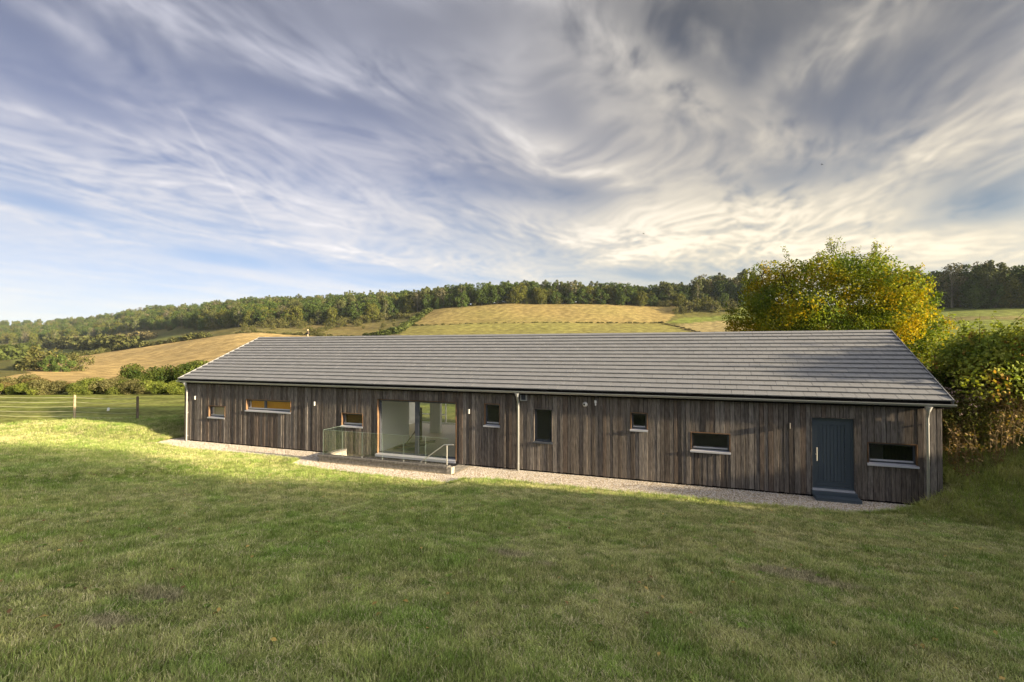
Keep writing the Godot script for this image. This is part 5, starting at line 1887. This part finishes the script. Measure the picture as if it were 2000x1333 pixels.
func make_sliding(h: Node3D, q: Array) -> void:
	var w := group_node("sliding_door", h)
	var x0: float = q[0]
	var x1: float = q[1]
	var y0: float = q[2]
	var y1: float = q[3]
	var deep := -0.20
	var rv := mb(false, true)
	rv.box(Vector3(x0 + 0.001, y0, deep), Vector3(x0 + 0.025, y1 - 0.001, 0.010))
	rv.box(Vector3(x1 - 0.025, y0, deep), Vector3(x1 - 0.001, y1 - 0.001, 0.010))
	rv.box(Vector3(x0 + 0.025, y1 - 0.025, deep), Vector3(x1 - 0.025, y1 - 0.001, 0.009))
	for k in rv.uv.size():
		rv.uv[k] = Vector2(rv.v[k].z * 3.0 + x0, rv.v[k].y * 0.4)
	obj("reveal", rv, M.reveal, w)
	var fm := mb()
	frame_bars(fm, x0 + 0.026, x1 - 0.026, y0 + 0.06, y1 - 0.026, deep, deep + 0.10, 0.06)
	var mx := (x0 + x1) * 0.5
	fm.box(Vector3(mx - 0.085, y0 + 0.12, deep + 0.002), Vector3(mx + 0.085, y1 - 0.086, deep + 0.098))
	obj("frame", fm, M.frame, w)
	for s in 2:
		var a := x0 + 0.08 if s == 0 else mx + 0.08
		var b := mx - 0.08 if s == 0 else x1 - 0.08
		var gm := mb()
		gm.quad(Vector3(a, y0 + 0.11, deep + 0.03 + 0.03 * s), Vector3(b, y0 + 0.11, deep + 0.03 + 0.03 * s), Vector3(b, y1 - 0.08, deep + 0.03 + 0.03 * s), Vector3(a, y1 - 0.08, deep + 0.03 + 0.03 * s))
		obj("pane", gm, M.veiled_door_glass, w)
	var sm := mb()
	sm.box(Vector3(x0 - 0.03, y0 - 0.03, deep), Vector3(x1 + 0.01, y0 + 0.058, -0.05))
	sm.quad(Vector3(x0 - 0.03, y0 + 0.02, 0.10), Vector3(x1 + 0.01, y0 + 0.02, 0.10), Vector3(x1 + 0.01, y0 + 0.056, -0.05), Vector3(x0 - 0.03, y0 + 0.056, -0.05))
	sm.box(Vector3(x0 - 0.03, y0 - 0.07, 0.085), Vector3(x1 + 0.01, y0 + 0.019, 0.10))
	obj("sill", sm, M.sill, w)

func make_door(h: Node3D, q: Array) -> void:
	var w := group_node("entrance_door", h)
	var x0: float = q[0]
	var x1: float = q[1]
	var y1: float = q[3]
	var deep := -0.16
	var rv := mb(false, true)
	rv.box(Vector3(x0 + 0.001, 0.2, deep), Vector3(x0 + 0.02, y1 - 0.001, 0.010))
	rv.box(Vector3(x1 - 0.02, 0.2, deep), Vector3(x1 - 0.001, y1 - 0.001, 0.010))
	rv.box(Vector3(x0 + 0.02, y1 - 0.02, deep), Vector3(x1 - 0.02, y1 - 0.001, 0.009))
	obj("reveal", rv, M.boards[4], w)
	var fm := mb()
	frame_bars(fm, x0 + 0.02, x1 - 0.02, 0.22, y1 - 0.02, deep, deep + 0.07, 0.075)
	obj("frame", fm, M.door, w)
	var lx0 := x0 + 0.097
	var lx1 := x1 - 0.097
	var ly0 := 0.298
	var ly1 := y1 - 0.098
	var lf := mb()
	frame_bars(lf, lx0, lx1, ly0, ly1, deep, deep + 0.055, 0.11)
	lf.box(Vector3(lx0 + 0.01, ly0 + 0.01, deep + 0.054), Vector3(lx1 - 0.01, ly0 + 0.06, deep + 0.08))
	obj("leaf_frame", lf, M.door, w)
	var mo := mb()
	frame_bars(mo, lx0 + 0.11, lx1 - 0.11, ly0 + 0.11, ly1 - 0.11, deep + 0.03, deep + 0.064, 0.03)
	obj("moulding", mo, M.door, w)
	var px := lx0 + 0.14
	var step := (lx1 - 0.14 - px) / 7.0
	for k in 7:
		var m := mb()
		m.slab(Vector3(px + k * step + 0.002, ly0 + 0.14, deep), Vector3(px + (k + 1) * step - 0.002, ly1 - 0.14, deep + 0.035), 0.006)
		obj("panel", m, M.door, w)
	var hm := mb()
	var hx := lx0 + 0.055
	hm.tube([Vector3(hx, 1.03, deep + 0.11), Vector3(hx, 1.43, deep + 0.11)], [0.014, 0.014], 10)
	for y in [1.09, 1.37]:
		hm.tube([Vector3(hx, y, deep + 0.05), Vector3(hx, y, deep + 0.11)], [0.01, 0.01], 8)
	obj("handle", hm, M.steel, w)
	var km := mb()
	km.tube([Vector3(hx - 0.005, 1.22, deep + 0.054), Vector3(hx - 0.005, 1.22, deep + 0.066)], [0.024, 0.024], 12)
	obj("lock", km, M.steel, w)
	var tm := mb()
	tm.box(Vector3(x0 + 0.02, 0.175, deep), Vector3(x1 - 0.02, 0.219, 0.03))
	obj("threshold", tm, M.sill, w)
	var sm := mb()
	sm.box(Vector3(x0 + 0.0, 0.06, -0.10), Vector3(x1 + 0.02, 0.172, 0.12))
	obj("step", sm, M.door, w)
	var s2 := mb()
	s2.box(Vector3(x0 + 0.04, -0.06, -0.04), Vector3(x1 + 0.06, 0.058, 0.40))
	obj("step", s2, M.door, w)

# ------------------------------------------------------------------ stairwell in front of the sliding door
func make_stairwell() -> void:
	var o := thing("stairwell", Vector3(-11.1, 0, 0.6), "sunken concrete stairwell with a grey coped kerb below the sliding door", "stairwell")
	var p := o.position
	var x0: float = WELL[0]
	var x1: float = WELL[1]
	var z1: float = WELL[2]
	var b := func(called: String, lo: Vector3, hi: Vector3, m: Material) -> void:
		var q := mb()
		q.box(lo - p, hi - p)
		obj(called, q, m, o)
	b.call("retaining_wall", Vector3(x0 - 0.2, -2.7, z1), Vector3(x1, 0.155, z1 + 0.2), M.concrete)
	b.call("end_wall", Vector3(x0 - 0.2, -2.7, -0.05), Vector3(x0, 0.155, z1 - 0.001), M.concrete)
	b.call("house_wall", Vector3(x0, -2.7, -0.30), Vector3(x1 + 0.6, 0.03, -0.06), M.concrete)
	b.call("well_floor", Vector3(x0, -2.8, -0.06), Vector3(x1, -2.7, z1), M.concrete)
	b.call("coping", Vector3(x0 - 0.24, 0.156, z1 - 0.03), Vector3(x1 + 0.02, 0.225, z1 + 0.25), M.coping)
	b.call("coping", Vector3(x0 - 0.24, 0.156, -0.0), Vector3(x0 + 0.02, 0.224, z1 - 0.031), M.coping)
	b.call("kerb_end", Vector3(x1 + 0.001, -0.3, z1 - 0.02), Vector3(x1 + 0.18, 0.20, z1 + 0.22), M.concrete)
	for k in 12:
		var y := -0.03 - 0.19 * k
		b.call("step", Vector3(x1 - 0.27 * (k + 1), -2.7, -0.058), Vector3(x1 - 0.27 * k - 0.002, y, z1 - 0.002), M.concrete)
	b.call("landing", Vector3(x1, -0.5, -0.04), Vector3(x1 + 0.24, -0.03, z1 - 0.03), M.concrete)
	# glass guard
	var g := thing("glass_balustrade", Vector3(-11.1, 0.225, 1.29), "frameless clear glass balustrade round the stairwell kerb", "balustrade")
	var gp := g.position
	var n := 6
	var xa := x0 - 0.08
	var xb := x1 + 0.0
	for k in n:
		var q := mb()
		var a := xa + (xb - xa) * k / n + 0.006
		var c := xa + (xb - xa) * (k + 1) / n - 0.006
		q.box(Vector3(a, 0.227, 1.284) - gp, Vector3(c, 1.19, 1.296) - gp)
		var pane := obj("pane", q, M.rail_glass, g)
		var e := mb()
		e.box(Vector3(a, 1.191, 1.283) - gp, Vector3(c, 1.196, 1.297) - gp)
		e.box(Vector3(a - 0.004, 0.227, 1.283) - gp, Vector3(a - 0.001, 1.19, 1.297) - gp)
		obj("edge", e, M.glass_edge, pane)
	var r := mb()
	r.box(Vector3(xa - 0.006, 0.227, 0.05) - gp, Vector3(xa + 0.006, 1.19, 1.27) - gp)
	var side := obj("pane", r, M.rail_glass, g)
	var re := mb()
	re.box(Vector3(xa - 0.007, 1.191, 0.05) - gp, Vector3(xa + 0.007, 1.196, 1.27) - gp)
	obj("edge", re, M.glass_edge, side)
	for k in n + 1:
		for y in [0.24, 0.6]:
			var q := mb()
			var x := xa + (xb - xa) * k / n
			q.box(Vector3(x - 0.02, y, 1.276) - gp, Vector3(x + 0.02, y + 0.05, 1.304) - gp)
			if k > 0 and k < n and y < 0.5:
				obj("clamp", q, M.steel, g)
	# handrail of the steps
	var hr := thing("stair_handrail", Vector3(-8.7, -0.03, 0.9), "brushed steel handrail slanting down into the stairwell", "handrail")
	var hp := hr.position
	var m := mb()
	var rail := [Vector3(-8.42, 0.90, 0.9), Vector3(-8.78, 0.88, 0.9), Vector3(-8.84, 0.85, 0.9), Vector3(-11.3, -0.92, 0.9)]
	for k in rail.size():
		rail[k] -= hp
	m.tube(rail, [0.022, 0.022, 0.022, 0.022], 10)
	obj("rail", m, M.steel, hr)
	for q in [[-8.68, 0.88, -0.03], [-9.75, 0.20, -0.98], [-10.8, -0.55, -1.74]]:
		var pm := mb()
		pm.tube([Vector3(q[0], q[2], 0.9) - hp, Vector3(q[0], q[1], 0.9) - hp], [0.021, 0.021], 10)
		obj("post", pm, M.steel, hr)

func _ready() -> void:
	rng.seed = 20240917
	seed(7)
	for r in FAR_R:
		far_log.append(log(r))
	noise_a = fbm(71, 0.10, 3)
	noise_b = fbm(72, 0.33, 3)
	noise_c = fbm(73, 0.9, 3)
	noise_d = fbm(74, 2.2, 3)
	gravel_poly = PackedVector2Array([Vector2(-23.3, -6), Vector2(-24.2, -6), Vector2(-24.25, 0.4), Vector2(-24.05, 1.2), Vector2(-21.4, 1.62), Vector2(-17.9, 1.60), Vector2(-15.05, 1.48), Vector2(-14.75, 2.28), Vector2(-12.5, 2.62), Vector2(-10.7, 2.68), Vector2(-7.65, 2.65), Vector2(-7.40, 1.86), Vector2(-4.1, 1.80), Vector2(-1.15, 1.75), Vector2(1.7, 1.70), Vector2(3.9, 1.45), Vector2(4.85, 0.95), Vector2(5.7, 0.2), Vector2(5.7, -0.12), Vector2(-23.3, -0.12)])
	make_camera_and_light()
	make_materials()
	make_ground()
	make_valley()
	make_house()
	make_stairwell()
	make_woods()
	make_plants()
	make_fence()
	make_birds()
	make_grass()
